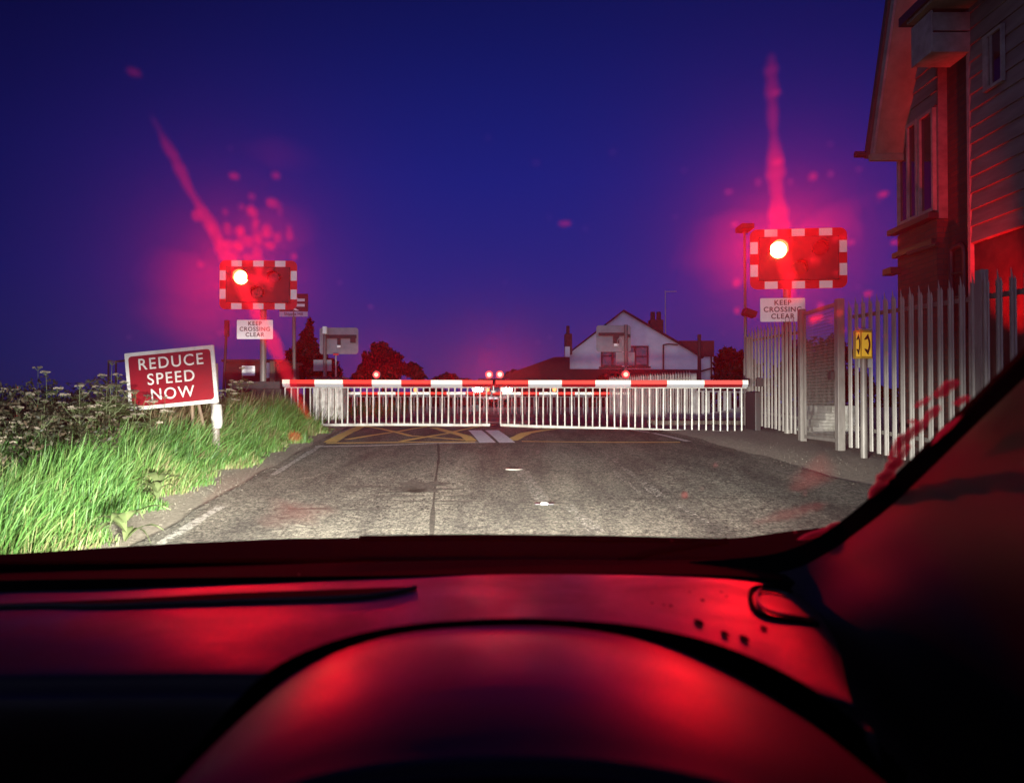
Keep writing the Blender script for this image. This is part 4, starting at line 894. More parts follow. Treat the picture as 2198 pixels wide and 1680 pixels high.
# dark hedge beyond the crossing and field hedge to the left
def hedge(name, label, x0, x1, y, z0, h, k):
    V = []; c = np.stack([rng.uniform(x0, x1, k), y+rng.uniform(-.5, .5, k), z0+h*rng.random(k)**.8], 1); c[:, 2] += .25*h*np.sin(c[:, 0]*1.3)*np.sin(c[:, 0]*.37)*(c[:, 2]-z0)/h
    a = rng.normal(size=(k, 3)); a /= np.linalg.norm(a, axis=1)[:, None]; b = np.cross(a, rng.normal(size=(k, 3))); b /= np.linalg.norm(b, axis=1)[:, None]; s = .16*y/50*rng.uniform(.6, 1.4, k)[:, None]
    vv = np.stack([c-a*s, c+b*s*.6, c+a*s, c-b*s*.6], 1).reshape(-1, 3); me = bpy.data.meshes.new(name); me.vertices.add(4*k); me.vertices.foreach_set('co', vv.reshape(-1)); me.loops.add(4*k); me.loops.foreach_set('vertex_index', np.arange(4*k, dtype=np.int32))
    me.polygons.add(k); me.polygons.foreach_set('loop_start', np.arange(0, 4*k, 4, dtype=np.int32)); at = me.attributes.new('tint', 'FLOAT', 'POINT'); at.data.foreach_set('value', np.repeat(rng.random(k)*.7, 4).astype(np.float32)); me.update(); me.validate(); me.materials.append(m_leafd)
    o = bpy.data.objects.new(name, me); col.objects.link(o); tag(o, label, 'hedge')
hedge('hedge', 'low dark hedge across the road end behind the far barriers', -16, 1.5, 58, .3, 1.7, 9000)
hedge('garden_hedge', 'dark hedge behind the slatted railing and palisade right of the crossing', 4.5, 34, 46, .2, 2.3, 9000)
hedge('field_hedge', 'long low dark hedge line at the field edge on the left', -120, -18, 90, -.2, 1.7, 6000)
# ================================================================== WAITING CAR beyond the crossing
d_ = 39.0; cx = P(1057, 860, d_).x; zr = hz(d_)
root = thing('waiting_car', 'dark car with dazzling headlamps waiting behind the far barriers', 'car', (cx, d_, zr))
m_paint = mat('dark_car_paint', (.02, .022, .03), .3, coat=.6); m_cg = mat('dark_car_glass', (.01, .012, .015), .08, spec=.9)
prof = [(0, .40), (0, 1.0), (.12, 1.08), (1.0, 1.14), (1.6, 1.55), (3.3, 1.57), (4.2, 1.10), (4.3, .95), (4.4, .4)]
mb = MB(); a = [Vector((cx-.85, d_+p, zr+q)) for p, q in prof]; mb.prism(a, (1.7, 0, 0)); mb.build('body', m_paint, root, smooth=True, bevel=.09)
mb = MB(); mb.prism([Vector((cx-.68, d_+1.02, zr+1.16)), Vector((cx+.68, d_+1.02, zr+1.16)), Vector((cx+.58, d_+1.56, zr+1.50)), Vector((cx-.58, d_+1.56, zr+1.50))], (0, .1, .0)); 
for i in range(len(mb.v)): mb.v[i] = (mb.v[i][0], mb.v[i][1]-.09, mb.v[i][2]+.03)
mb.build('windscreen', m_cg, root)
for sx in (-1, 1):
    for yy_ in (.75, 3.5):
        mb = MB(); mb.cyl((cx+sx*.68, d_+yy_, zr+.33), (cx+sx*.87, d_+yy_, zr+.33), .33, .33, 18); w_ = mb.build('wheel', M['black'], root, smooth=True)
m_hl = mat('lit_headlamp', (.5, .5, .5), .3, emit=(.85, .92, 1.0), es=60)
for px, sx in ((1021, -1), (1092, 1)):
    c = P(px, 835, d_-.03); c.x = max(min(c.x, cx+.75), cx-.75); c.z = zr+.93
    mb = MB(); mb.tube([c+Vector((-.24, .0, .0)), c+Vector((-.1, -.03, .01)), c+Vector((.1, -.03, .01)), c+Vector((.24, 0, 0))], [.07, .15, .15, .07], 12); mb.build('headlamp', m_hl, root, smooth=True); spot('headlamp_beam', c-Vector((0, .12, 0)), (0, 0, 1.2), 9000, (.9, .95, 1), 30, .9, .08, root)
mb = MB(); mb.b2(cx-.26, cx+.26, d_-.02, d_-.003, zr+.45, zr+.56); mb.build('number_plate', M['white'], root)
t = thing('added_teal_box', 'small teal upright box added for a lens ghost left of the far barrier joint', 'box', P(1018, 900, 34)); t.location.z = .68
a, b = P(1010, 903, 34), P(1028, 869, 34); mb = MB(); mb.b2(a.x, b.x, 34, 34.4, .68, b.z-.08); mb.build('added_box_body', mat('added_box_teal', (.10, .32, .27), .5), t, bevel=.03)  # added box in place of a teal lens ghost
mb = MB(); mb.b2(a.x-.03, b.x+.03, 33.97, 34.43, b.z-.078, b.z); mb.build('lid', mat('teal_lid', (.14, .4, .34), .5), t, bevel=.02)
# ================================================================== COW PARSLEY on the verge
m_stem = mat('parsley_stem', (.07, .09, .035), .7); m_flow = mat('parsley_flower', (.24, .21, .17), .8, c2=(.13, .10, .07), scale=30); m_pl = leafmat('parsley_leaf', [(0, (.03, .055, .02)), (.5, (.055, .09, .03)), (1, (.10, .12, .05))])
def parsley_meshes(seed, hgt):
    r_ = random.Random(seed); st = MB(); fl = MB(); lf = MB()
    def umbel(c, rad):
        for k in range(r_.randint(8, 13)):
            a = r_.uniform(0, 6.28); q = rad*math.sqrt(r_.random()); e_ = c+Vector((math.cos(a)*q, math.sin(a)*q, rad*.35-q*.35+r_.uniform(-.006, .006)))
            st.tube([c-Vector((0, 0, rad*.8)), e_], .0012, 3)
            for m_ in range(6):
                b_ = r_.uniform(0, 6.28); z_ = e_+Vector((math.cos(b_)*.010, math.sin(b_)*.010, r_.uniform(-.003, .004))); s_ = r_.uniform(.004, .007)
                fl.add([z_+Vector((-s_, -s_, 0)), z_+Vector((s_, -s_, .002)), z_+Vector((s_, s_, 0)), z_+Vector((-s_, s_, .002))], [(0, 1, 2, 3)])
                fl.add([z_+Vector((-s_, 0, -s_)), z_+Vector((s_, 0, -s_)), z_+Vector((s_, 0, s_*.8)), z_+Vector((-s_, 0, s_*.8))], [(0, 1, 2, 3)])
    def frond(c, dr, ln):
        for k in range(9):
            t_ = (k+1)/9; q = c+dr*ln*t_+Vector((0, 0, -.12*ln*t_*t_*2))
            for s_ in (-1, 1):
                sd = Vector((-dr.y, dr.x, 0))*s_
                for m_ in range(4):
                    w_ = ln*.42*(1-t_*.75)*(m_+1)/4; z_ = q+sd*w_+dr*w_*.35+Vector((0, 0, r_.uniform(-.01, .01))); u_ = .013*r_.uniform(.7, 1.3)
                    d2 = (sd+dr*.8).normalized()
                    lf.add([z_-d2*u_, z_+dr*u_*.5, z_+d2*u_, z_-dr*u_*.5+Vector((0, 0, .004))], [(0, 1, 2, 3)])
        st.tube([c, c+dr*ln*.5+Vector((0, 0, -.06*ln)), c+dr*ln+Vector((0, 0, -.24*ln))], .0015, 3)
    lean = Vector((r_.uniform(-.12, .12), r_.uniform(-.08, .08), 1)); top = lean*hgt
    st.tube([(0, 0, -.05), lean*hgt*.5, top], [.006, .004, .002], 5); umbel(top, .05)
    for k in range(r_.randint(3, 6)):
        b_ = lean*hgt*r_.uniform(.45, .88); a = r_.uniform(0, 6.28); e_ = b_+Vector((math.cos(a)*.16, math.sin(a)*.16, r_.uniform(.10, .26)))*r_.uniform(.7, 1.3)
        st.tube([b_, (b_+e_)/2+Vector((math.cos(a), math.sin(a), 0))*.02, e_], .0025, 4); umbel(e_, r_.uniform(.03, .05))
    for k in range(r_.randint(20, 26)):
        b_ = lean*hgt*r_.uniform(.08, .75); a = r_.uniform(0, 6.28); frond(b_+Vector((0, 0, 0)), Vector((math.cos(a), math.sin(a), r_.uniform(.2, .8))).normalized(), r_.uniform(.15, .30))
    return st, lf, fl
for i, (px, py) in enumerate(((285, 1178), (120, 1120), (350, 1085))):
    q = G(px, py); q.x -= .05; t = thing('dock_plant', ('broad leafed dock plant in the bright grass near the road edge', 'broad leafed dock plant half buried in the grass at the left', 'broad leafed dock plant at the grass margin below the speed sign')[i], 'wild plant', (q.x, q.y, gz(q.x, q.y)))
    for k in range(9):
        mb = MB(); a = 2.4*k+i; ln = random.uniform(.16, .28); rws = []
        for j in range(7):
            u = j/6; w_ = .034*math.sin(math.pi*min(1, u*1.05+.08))*(1 if j < 6 else .1); cc = q+Vector((math.cos(a)*ln*u, math.sin(a)*ln*u, .05+.34*u+.1*(k % 3)*.6-.38*u*u*(.7+.1*(k % 4)))); sd = Vector((-math.sin(a), math.cos(a), 0))
            rws.append([cc-sd*w_+Vector((0, 0, .006)), cc, cc+sd*w_+Vector((0, 0, .006))])
        mb.grid(rws); o = mb.build('leaf', m_pl, t, smooth=True, fix=False); at = o.data.attributes.new('tint', 'FLOAT', 'POINT'); at.data.foreach_set('value', np.full(len(o.data.vertices), .75+.02*k, np.float32))
protos = []
for k in range(4):
    st, lf, fl = parsley_meshes(k+3, (1.0, .85, 1.15, .7)[k])
    rt = thing('cow_parsley', 'frothy pale flowered cow parsley plant in the weeds on the left verge', 'wild plant', (0, 0, 0), 'cow parsley plants on the left verge')
    me_l = lf.build('leaves', m_pl, rt, fix=False)
    at = me_l.data.attributes.new('tint', 'FLOAT', 'POINT'); at.data.foreach_set('value', rng.random(len(me_l.data.vertices)).astype(np.float32))
    st.build('stem', m_stem, rt, fix=False); fl.build('flower_heads', m_flow, rt, fix=False)
    protos.append((rt, list(rt.children)))
def weeds():
    k = 26000; y = 5.4+4.6*rng.random(k); e_ = np.array([grass_edge(v) for v in y]); s = .75+rng.random(k)*2.6; x = e_-s
    top = (.45+.38*np.clip((s-.75)/.7, 0, 1))*(1+.25*np.sin(x*4.3+y*2.1)*np.sin(y*3.7+1))
    z0 = np.array([gz(a, b_) for a, b_ in zip(x, y)]); z = z0+top*rng.random(k)**.6; c = np.stack([x, y, z], 1)
    a = rng.normal(size=(k, 3)); a /= np.linalg.norm(a, axis=1)[:, None]; b = np.cross(a, rng.normal(size=(k, 3))); b /= np.linalg.norm(b, axis=1)[:, None]; s_ = rng.uniform(.012, .034, k)[:, None]
    vv = np.stack([c-a*s_, c+b*s_*.4, c+a*s_, c-b*s_*.4], 1).reshape(-1, 3); me = bpy.data.meshes.new('undergrowth'); me.vertices.add(4*k); me.vertices.foreach_set('co', vv.reshape(-1)); me.loops.add(4*k); me.loops.foreach_set('vertex_index', np.arange(4*k, dtype=np.int32))
    me.polygons.add(k); me.polygons.foreach_set('loop_start', np.arange(0, 4*k, 4, dtype=np.int32)); at = me.attributes.new('tint', 'FLOAT', 'POINT'); at.data.foreach_set('value', np.repeat(rng.random(k), 4).astype(np.float32)); me.update(); me.validate()
    me.materials.append(leafmat('weed_leaf', [(0, (.012, .016, .008)), (.6, (.032, .032, .017)), (1, (.08, .058, .038))])); o = bpy.data.objects.new('undergrowth', me); col.objects.link(o)
    tag(o, 'tangled dark weeds behind the bright grass round the speed sign', 'undergrowth', kind='stuff')
weeds()
used = set()
spots = []
for i in range(64):
    if i < 44: y = random.uniform(5.6, 9.3); s = random.uniform(.95, 2.6)+.25*(9-y)*.3
    else: y = random.uniform(9.7, 13.5); s = random.uniform(.9, 3.2)
    spots.append((grass_edge(y)-s, y))
for px, d_ in ((330, 8.6), (300, 8.9), (355, 9.1), (285, 8.4), (240, 8.7), (200, 8.2), (170, 7.6), (120, 7.4), (90, 6.9), (255, 9.3)): spots.append((P(px, 900, d_).x, d_))
for i, (x, y) in enumerate(spots):
    k = i % 4; rt, ch = protos[k]
    if k in used:
        c = rt.copy(); col.objects.link(c)
        for h_ in ch: q = h_.copy(); col.objects.link(q); q.parent = c
    else: c = rt; used.add(k)
    sc = random.uniform(.75, 1.05)*(1.0 if y > 7.5 else .85)
    px = 1099+F*x/y
    if 255 < px < 480 and y < 9.5: sc *= .78 if px > 330 else 1.06
    if px > 380 and y < 10: sc *= .8
    c.location = (x, y, gz(x, y)); c.rotation_euler = (0, 0, random.uniform(0, 6.28)); c.scale = (sc, sc, sc)
# ================================================================== OWN CAR
def smudge(m, lo, hi, sc):
    """wiped and dusty patches: the gloss varies over the plastic"""
    t = m.node_tree; b = t.nodes['Principled BSDF']; tc = t.nodes.new('ShaderNodeTexCoord'); nz = t.nodes.new('ShaderNodeTexNoise'); nz.inputs['Scale'].default_value = sc; nz.inputs['Detail'].default_value = 8; nz.inputs['Roughness'].default_value = .7; nz.inputs['Distortion'].default_value = .6
    t.links.new(tc.outputs['Object'], nz.inputs['Vector']); mr = t.nodes.new('ShaderNodeMapRange'); mr.inputs['From Min'].default_value = .35; mr.inputs['From Max'].default_value = .65; mr.inputs['To Min'].default_value = lo; mr.inputs['To Max'].default_value = hi
    t.links.new(nz.outputs['Fac'], mr.inputs['Value']); t.links.new(mr.outputs[0], b.inputs['Roughness'])
m_dash = mat('soft_black_dashboard', (.045, .040, .042), .42, spec=.8, bump=.12, bscale=900); smudge(m_dash, .36, .56, 5)
m_hood = mat('satin_black_hood', (.07, .06, .06), .48, spec=1.0, bump=.08, bscale=900); smudge(m_hood, .40, .58, 4)
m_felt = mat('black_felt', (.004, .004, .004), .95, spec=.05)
m_trimp = mat('pillar_trim_plastic', (.025, .016, .018), .50, spec=.8, bump=.1, bscale=900)
m_bonnet = mat('dark_bonnet_paint', (.006, .0035, .004), .7, spec=.02, c2=(.012, .006, .007), scale=12)
_b = m_bonnet.node_tree; _d = _b.nodes.new('ShaderNodeBsdfDiffuse'); _d.inputs[0].default_value = (.02, .010, .011, 1); _b.links.new(_d.outputs[0], _b.nodes['Material Output'].inputs[0])
CX = -.37
car = thing('car_interior', 'dark car cabin round the camera, its dashboard and pillar lit red', 'car', (CX, 0, 0))
def pts(lst, d=None): return [P(*(q if d is None else (*q, d))) for q in lst]
def smoothrow(row, k=5):
    """Catmull-Rom resampling of a row of points"""
    row = [Vector(r_) for r_ in row]; out = []
    for i in range(len(row)-1):
        p0, p1, p2, p3 = row[max(i-1, 0)], row[i], row[i+1], row[min(i+2, len(row)-1)]
        for j in range(k):
            t_ = j/k; out.append(.5*((2*p1)+(-p0+p2)*t_+(2*p0-5*p1+4*p2-p3)*t_*t_+(-p0+3*p1-3*p2+p3)*t_**3))
    out.append(row[-1]); return out
# dashboard top
far_r = pts([(-500, 1300), (-250, 1284), (0, 1271), (200, 1267), (350, 1261), (600, 1252), (870, 1243), (1100, 1236), (1400, 1238), (1580, 1246), (1670, 1260), (1722, 1282), (1750, 1305)], 1.04)
mid_r = pts([(-700, 1345), (-350, 1338), (0, 1332), (200, 1330), (350, 1328), (600, 1326), (870, 1324), (1100, 1322), (1400, 1322), (1580, 1328), (1690, 1340), (1762, 1358), (1795, 1378)], .825)
near_r = pts([(-900, 1440, .71), (-450, 1438, .705), (0, 1432, .70), (200, 1430, .697), (350, 1428, .695), (600, 1428, .693), (870, 1430, .692), (1100, 1430, .69), (1400, 1432, .69), (1580, 1440, .683), (1700, 1455, .655), (1785, 1475, .64), (1822, 1490, .63)])
lip = [v+Vector((0, -.028, -.010)) for v in near_r]; dn1 = [v+Vector((0, -.058, -.045)) for v in near_r]; dn2 = [v+Vector((0, -.075, -.30)) for v in near_r]
bk0 = [v+Vector((0, .012, -.012)) for v in far_r]; bk1 = [v+Vector((0, .015, -.06)) for v in far_r]
rows = [smoothrow(r_) for r_ in (bk1, bk0, far_r, mid_r, near_r, lip, dn1, dn2)]
cols = [smoothrow([rows[i][j] for i in range(len(rows))], 4) for j in range(len(rows[0]))]
rows = [[cols[j][i] for j in range(len(cols))] for i in range(len(cols[0]))]
mb = MB(); mb.grid(rows); o = mb.build('dashboard', m_dash, car, smooth=True, fix=False)
dash_z = lambda y: 0
def D(px, py, lift=.002):
    """point on the dashboard top"""
    from mathutils.geometry import intersect_ray_tri
    dr = (P(px, py, 1)-EYE).normalized(); best = None
    for i in range(len(rows)-1):
        for j in range(len(rows[0])-1):
            a, b, c_, d_ = rows[i][j], rows[i][j+1], rows[i+1][j+1], rows[i+1][j]
            for tri in ((a, b, c_), (a, c_, d_)):
                h_ = intersect_ray_tri(*tri, dr, EYE, True)
                if h_ is not None and h_.y > .5 and (best is None or h_.y < best.y): best = h_
    return (best if best is not None else EYE+dr*1.0)+Vector((0, 0, lift))
# defroster slot with its raised lip
sl = smoothrow([D(-40, 1300), D(110, 1294), D(300, 1286), D(500, 1275), D(700, 1268), D(865, 1262), D(893, 1263)], 3)
sb = smoothrow([D(-40, 1306), D(110, 1303), D(230, 1304), D(400, 1298), D(600, 1291), D(790, 1283), D(893, 1264)], 3)
mb = MB(); mb.grid([sl, sb]); sv = mb.build('defroster_slot', m_felt, car, fix=False)
mb = MB(); mb.tube([v+Vector((0, -.002, .001)) for v in sb], .0028, 8); mb.build('slot_lip', m_dash, sv, smooth=True)
# vent grille outline at the right end of the dashboard
ring = [D(1700, 1274), D(1668, 1264), D(1640, 1262), D(1617, 1266), D(1611, 1280), D(1614, 1300), D(1628, 1318), D(1660, 1330), D(1715, 1337), D(1755, 1342)]
mb = MB(); mb.tube(smoothrow(ring, 4), 0.0030, 8); gv = mb.build('vent_groove', m_felt, car, smooth=True)
ring = [D(1690, 1281), D(1664, 1273), D(1636, 1270), D(1628, 1276), D(1627, 1292), D(1638, 1308), D(1662, 1320), D(1710, 1329), D(1748, 1334)]
mb = MB(); mb.tube([v+Vector((0, 0, .001)) for v in smoothrow(ring, 4)], .0022, 8); mb.build('vent_rim', m_dash, gv, smooth=True)
# shadows of droplets, painted as flat dark spots on the dashboard
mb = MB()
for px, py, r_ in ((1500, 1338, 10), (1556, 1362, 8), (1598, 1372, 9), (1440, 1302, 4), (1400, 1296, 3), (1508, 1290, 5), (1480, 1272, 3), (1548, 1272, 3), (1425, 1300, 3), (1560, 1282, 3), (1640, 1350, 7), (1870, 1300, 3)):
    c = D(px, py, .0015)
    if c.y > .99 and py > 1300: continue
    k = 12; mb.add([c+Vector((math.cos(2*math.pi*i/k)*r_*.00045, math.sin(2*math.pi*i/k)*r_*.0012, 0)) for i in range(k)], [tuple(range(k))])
mb.build('drop_shadows', m_felt, car, fix=False)
# instrument hood: an arched vault falling slightly towards the windscreen, edged with a black rim
arc = [(330, 1760, .60), (420, 1672, .625), (490, 1588, .65), (560, 1512, .67), (640, 1446, .69), (760, 1390, .705), (900, 1358, .715), (1080, 1347, .72), (1240, 1353, .72), (1400, 1382, .715), (1550, 1440, .705), (1700, 1526, .69), (1810, 1612, .67), (1900, 1700, .65)]
arc = [(a, b, d*.87) for a, b, d in arc]; fr = pts(arc)
def row_h(t_, rise, drop, pinch=0):
    out = []
    for v in fr: out.append(Vector((v.x*(1-pinch), v.y-t_, v.z+rise-drop)))
    return out
hrows = [[v+Vector((0, .004, -.03)) for v in fr], fr, row_h(.03, .0045, 0), row_h(.08, .0095, 0), row_h(.13, .011, 0), row_h(.18, .0085, 0), row_h(.22, .002, 0), row_h(.236, -.004, 0), row_h(.245, -.03, 0), row_h(.25, -.25, 0)]
hr = [smoothrow(r_, 4) for r_ in hrows]; hc = [smoothrow([hr[i][j] for i in range(len(hr))], 4) for j in range(len(hr[0]))]
hr = [[hc[j][i] for j in range(len(hc))] for i in range(len(hc[0]))]
mb = MB(); mb.grid(hr); hood = mb.build('instrument_hood', m_hood, car, smooth=True, fix=False)
outer = pts([(300, 1720, .61), (400, 1622, .635), (470, 1545, .66), (548, 1462, .68), (630, 1408, .70), (750, 1364, .715), (890, 1338, .725), (1080, 1326, .73), (1240, 1330, .73), (1400, 1347, .725), (1560, 1388, .715), (1720, 1462, .70), (1850, 1560, .68), (1950, 1660, .66)])
outer = [EYE+(v-EYE)*.87 for v in outer]
a_, b_ = smoothrow(outer, 4), smoothrow([v+Vector((0, 0, .001)) for v in fr], 4)
mb = MB(); mb.grid([[v+Vector((0, .01, -.02)) for v in a_], a_, b_, [v+Vector((0, -.004, -.015)) for v in b_]]); mb.build('hood_rim', m_felt, car, smooth=True, fix=False)
# black screen base and cowl
mb = MB(); mb.grid([smoothrow(pts([(-600, 1262), (-250, 1254), (0, 1245), (350, 1240), (700, 1236), (1100, 1232), (1450, 1232), (1650, 1240), (1760, 1262)], 1.06)),
                    smoothrow(pts([(-600, 1250), (-250, 1238), (0, 1229), (350, 1219), (700, 1208), (1100, 1200), (1450, 1201), (1640, 1192), (1770, 1150)], 1.19)),
                    smoothrow([v+Vector((0, .01, -.2)) for v in pts([(-600, 1250), (-250, 1238), (0, 1229), (350, 1219), (700, 1208), (1100, 1200), (1450, 1201), (1640, 1192), (1770, 1150)], 1.19)])])
mb.grid([smoothrow(pts([(-600, 1262), (-250, 1254), (0, 1245), (350, 1240), (700, 1236), (1100, 1232), (1450, 1232), (1650, 1240), (1760, 1262)], 1.06)), [v+Vector((0, -.03, -.15)) for v in smoothrow(pts([(-600, 1262), (-250, 1254), (0, 1245), (350, 1240), (700, 1236), (1100, 1232), (1450, 1232), (1650, 1240), (1760, 1262)], 1.06))]])
mb.build('screen_base', m_felt, car, smooth=True, fix=False)
# bonnet
bt = pts([(-420, 1245, 1.75), (-200, 1216, 1.85), (0, 1196, 1.9), (150, 1185, 1.92), (300, 1173, 1.94), (450, 1165, 1.95), (620, 1158, 1.96), (770, 1154, 1.97), (1100, 1152, 1.98), (1300, 1155, 1.97), (1480, 1157, 1.95), (1600, 1153, 1.9), (1700, 1140, 1.8), (1800, 1130, 1.7)])
bn = [Vector((v.x*.86-.02, 1.22, .955-.01*abs(v.x+.37))) for v in bt]; bm_ = [(a*.5+b*.5)+Vector((0, 0, .004)) for a, b in zip(bt, bn)]
bf = [v+Vector((0, .10, -.05)) for v in bt]; bg_ = [v+Vector((0, .24, -.30)) for v in bt]
rr_ = [smoothrow(r_, 4) for r_ in (bn, bm_, bt, bf, bg_)]; cc_ = [smoothrow([rr_[i][j] for i in range(5)], 4) for j in range(len(rr_[0]))]
mb = MB(); mb.grid([[cc_[j][i] for j in range(len(cc_))] for i in range(len(cc_[0]))]); mb.build('bonnet', m_bonnet, car, smooth=True, fix=False)
mb = MB(); mb.tube([P(772, 1155, 1.32), P(1000, 1153, 1.33), P(1290, 1156, 1.33), P(1560, 1160, 1.32)], [.005, .006, .006, .004], 8); mb.tube([P(1560, 1160, 1.32), P(1400, 1185, 1.26), P(1330, 1205, 1.2)], .006, 8); mb.build('wiper', m_felt, car, smooth=True)
mb = MB(); mb.tube([P(250, 1178.5, 1.90), P(350, 1171.5, 1.90), P(480, 1165, 1.90), P(620, 1159.5, 1.90), P(755, 1156, 1.90)], [.001, .0045, .004, .005, .001], 8); mb.build('added_glint_strip', mat('glossy_glint_strip', (.03, .03, .03), .32, spec=1.0), car, smooth=True)  # added glossy strip, there to draw a red glint along the bonnet edge
# windscreen pillar
edge = [(1480, 1205, 1.16), (1580, 1198, 1.14), (1660, 1188, 1.12), (1735, 1163, 1.09), (1800, 1122, 1.05), (1870, 1064, .99), (1950, 990, .93), (2030, 910, .87), (2110, 832, .81), (2200, 744, .75), (2400, 560, .64), (2700, 290, .53)]
e1 = [(1480, 1232, 1.13), (1600, 1236, 1.11), (1700, 1222, 1.08), (1780, 1184, 1.05), (1840, 1142, 1.01), (1910, 1088, .96), (1985, 1018, .905), (2065, 940, .85), (2140, 868, .79), (2232, 782, .73), (2430, 600, .62), (2740, 320, .51)]
e2 = [(1560, 1300, 1.08), (1660, 1290, 1.06), (1745, 1262, 1.03), (1810, 1225, 1.00), (1880, 1190, .95), (1960, 1150, .90), (2040, 1090, .85), (2125, 1020, .80), (2210, 960, .75), (2310, 880, .69), (2520, 690, .58), (2840, 400, .48)]
e3 = [(1680, 1420, .96), (1780, 1400, .94), (1850, 1370, .91), (1920, 1340, .88), (2000, 1310, .84), (2090, 1280, .80), (2180, 1230, .75), (2270, 1180, .70), (2360, 1130, .66), (2460, 1060, .61), (2680, 860, .52), (3000, 560, .43)]
e4 = [(a+250, b+330, c_-.12) for a, b, c_ in e3]
pr = [smoothrow(pts(r_), 4) for r_ in (edge, e1, e2, e3, e4)]
mb = MB(); mb.grid([[v+Vector((.03, .03, -.01)) for v in pr[0]], pr[0], pr[1]]); mb.build('screen_seal', m_felt, car, smooth=True, fix=False)
k_ = [smoothrow([pr[i][j] for i in (1, 2, 3, 4)], 5) for j in range(len(pr[0]))]
mb = MB(); mb.grid([[k_[j][i] for j in range(len(k_))] for i in range(len(k_[0]))]); mb.build('pillar_trim', m_trimp, car, smooth=True, fix=False)
# cabin shell (closed, so no skylight comes from behind)
m_shell = mat('dark_cabin_lining', (.008, .008, .009), .9)
mb = MB(); mb.b2(.60, .66, -1.4, .55, .2, 1.60); mb.b2(.60, .66, .55, 1.25, .2, .93); mb.build('driver_door', m_shell, car)
mb = MB(); mb.b2(-1.46, -1.40, -1.4, .30, .2, 1.60); mb.b2(-1.46, -1.40, .30, 1.25, .2, .93); mb.build('passenger_door', m_shell, car)
mb = MB(); mb.b2(-1.46, .66, -1.45, -1.40, .2, 1.60); mb.build('rear_wall', m_shell, car)
mb = MB(); mb.b2(-1.46, .66, -1.45, .22, 1.60, 1.65); mb.build('roof', m_shell, car)
mb = MB(); mb.b2(-1.46, .66, -1.45, 1.25, .16, .2); mb.build('cabin_floor', m_shell, car); mb = MB(); mb.b2(-1.46, .66, 1.25, 1.29, .16, .90); mb.build('bulkhead', m_shell, car)
# windscreen: a thin film of haze and wiper smears on the glass that scatters the lamps forward
wp0, wp1 = Vector((0, 1.24, .93)), Vector((0, .22, 1.59)); wd = (wp1-wp0).normalized(); wn = Vector((1, 0, 0)).cross(wd).normalized()
m_film = volmat('screen_haze_film', SCREEN_DENSITY, SCREEN_G, (1, 1, 1))
a, b, c_, d_ = [Vector((x, 0, 0))+v for v, x in ((wp0, -1.38), (wp0, .56), (wp1, .60), (wp1, -1.38))]
mb = MB(); mb.prism([a, b, c_, d_], wn*.005); mb.build('windscreen', m_film, car)
def WS(px, py, off=-.006):
    dr = P(px, py, 1)-EYE; n_ = wn; t_ = (wp0-EYE).dot(n_)/dr.dot(n_); return EYE+dr*t_+n_*off*(1 if n_.y < 0 else -1)*(-1 if n_.y < 0 else 1)
inn = wn if wn.y < 0 else -wn
def soft(name, specs, dens, g_, **k_):
    for f_, w_ in ((1.0, .25), (.78, .3), (.56, .35), (.34, .4)): smear(name, [(p_, [v*f_ for v in r_]) for p_, r_ in specs], dens*w_, g_, **k_)
def smear(name, specs, dens, g_, q=.16, wob=.25, k=3, seed=1, label=None):
    r_ = random.Random(seed); mb = MB(); off = .010
    for path, rad in specs:
        pp = smoothrow([WS(*p, 0)+inn*off for p in path], k) if len(path) > 2 else [WS(*p, 0)+inn*off for p in path]
        rs = np.interp(np.linspace(0, 1, len(pp)), np.linspace(0, 1, len(rad)), rad)
        rs = [max(.0003, v*r_.uniform(1-wob, 1+wob)) for v in rs]; rs[0] = .0002; rs[-1] = .0002
        mb.tube(pp, rs, 14, squash=(inn, q)); off += .0005
    o = mb.build(name, volmat(name, dens, g_), car, smooth=True); return o
streakL = [(330, 225), (345, 250), (365, 290), (385, 325), (412, 385), (440, 430), (462, 470), (485, 520), (505, 560), (530, 610), (560, 660), (590, 720), (612, 770), (632, 815), (655, 860), (668, 885)]
smear('wiper_smear', [(streakL, [.001, .003, .005, .004, .0065, .005, .008, .007, .006, .003])], 85, .86, seed=4)
streakR = [(1650, 92), (1649, 130), (1651, 180), (1653, 240), (1658, 320), (1660, 370), (1664, 420), (1668, 470), (1676, 520), (1688, 590), (1696, 640)]
smear('wiper_smear', [(streakR, [.002, .0045, .004, .0035, .007, .006, .007, .0075, .006, .004])], 80, .84, seed=9)
drops = [(297, 135, 9, 10), (509, 357, 8, 8), (598, 355, 7, 9), (430, 440, 8, 14), (590, 412, 9, 12), (547, 430, 9, 12), (520, 470, 7, 9), (580, 470, 8, 18), (584, 500, 9, 9), (540, 490, 9, 14), (500, 495, 9, 12), (520, 500, 8, 12), (512, 520, 8, 12), (540, 525, 9, 12), (560, 520, 8, 10), (565, 545, 8, 9), (498, 455, 6, 16), (550, 385, 5, 8), (560, 560, 30, 5),
         (1880, 378, 8, 7), (1850, 592, 7, 7), (1905, 480, 7, 6), (1465, 1030, 9, 9), (1530, 963, 5, 4), (1700, 1110, 5, 4), (1720, 1025, 5, 4), (1740, 640, 12, 8), (1655, 300, 8, 8), (1650, 150, 7, 6), (640, 895, 14, 12), (1210, 430, 10, 6)]
rd = random.Random(11)
for i in range(34): drops.append((rd.gauss(545, 38), rd.uniform(385, 555), rd.uniform(3, 6.5), rd.uniform(7, 20)))
for i in range(26): drops.append((rd.gauss(1700, 90), rd.uniform(280, 620), rd.uniform(2.5, 6), rd.uniform(4, 12)))
for i in range(60): drops.append((rd.uniform(300, 1950), rd.uniform(150, 1120), rd.uniform(1.5, 3.5), rd.uniform(2, 5)))
specs = []
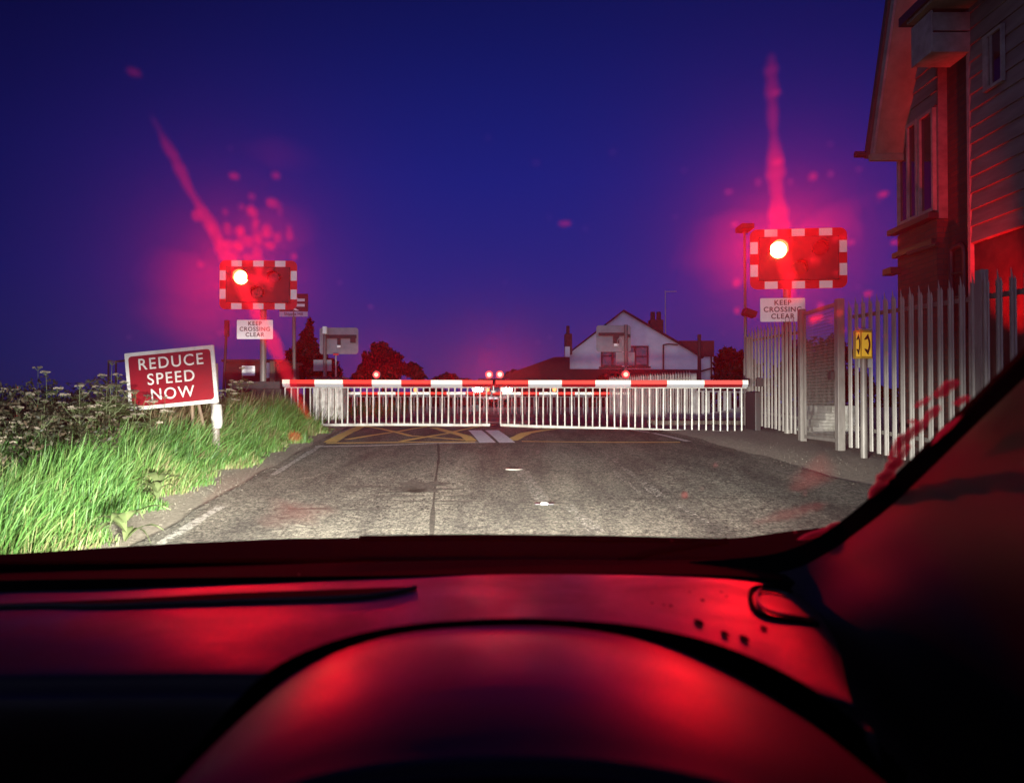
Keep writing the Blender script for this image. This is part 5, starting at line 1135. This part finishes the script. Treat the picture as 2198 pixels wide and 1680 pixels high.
for px, py, rx, ry in drops:
    u = .9/1650; specs.append(([(px, py-ry), (px, py-ry*.6), (px, py), (px, py+ry*.6), (px, py+ry)], [0, rx*u*.8, rx*u, rx*u*.8, 0]))
smear('water_drops', specs, 60, .86, q=.3, wob=.05, k=2, seed=2)
edgeS = [([(1862, 1068), (1878, 1045), (1890, 1015), (1908, 990), (1925, 962), (1945, 935)], [.004, .012, .010, .008, .006]), ([(1905, 975), (1930, 930), (1960, 905), (1985, 880), (2010, 850)], [.004, .009, .007, .006]),
         ([(2005, 835), (2020, 818), (2033, 805), (2040, 795)], [.006, .008, .006]), ([(2040, 850), (2060, 838), (2068, 828)], [.004, .007, .004]), ([(1955, 855), (1975, 842), (1990, 830)], [.003, .005, .003]),
         ([(1945, 880), (1955, 884), (1965, 880)], [.003, .005, .003]), ([(1705, 1140), (1745, 1128), (1785, 1112), (1815, 1098)], [.004, .010, .010, .004]), ([(1990, 935), (2020, 900), (2060, 865)], [.002, .005, .002])]
smear('edge_smears', edgeS, 300, .5, q=.3, seed=3)
haze_patch = [([(430, 520), (400, 600), (420, 680), (500, 730)], [.02, .05, .05, .02]), ([(560, 420), (600, 470), (640, 520)], [.02, .04, .02]), ([(1600, 600), (1560, 520), (1570, 420)], [.02, .045, .02]), ([(1750, 420), (1800, 470), (1850, 460)], [.02, .04, .02]), ([(470, 800), (520, 760), (560, 780)], [.01, .03, .01]), ([(590, 260), (600, 300), (590, 340)], [.01, .03, .01])]
soft('hazy_patches', haze_patch, 2.6, .90, q=.12, seed=6)
soft('damp_smears', [([(560, 1120), (640, 1085), (740, 1080)], [.01, .05, .01]), ([(1690, 1040), (1740, 1010), (1760, 950)], [.01, .035, .01]), ([(1600, 1110), (1680, 1090), (1780, 1060)], [.01, .03, .01])], 12, .74, q=.10, seed=8)
# own dipped headlamps (outside, at the front of the car)
mh = mat('headlamp_glass', (.5, .5, .5), .2)
for sx in (-.62, .62):
    x = CX+sx; c = Vector((x, 2.42, .64))
    mb = MB(); mb.cyl(c-Vector((0, .10, 0)), c-Vector((0, .02, 0)), .08, .09, 18); mb.build('headlamp', mh, car, smooth=True)
    s_ = spot('headlamp_beam', c+Vector((0, .03, 0)), (x-1.6, 16, .62), P_HEAD, (1, .975, .87), 110, 1.0, .10, car, cutoff=(.0, .17, 1.0, .05))
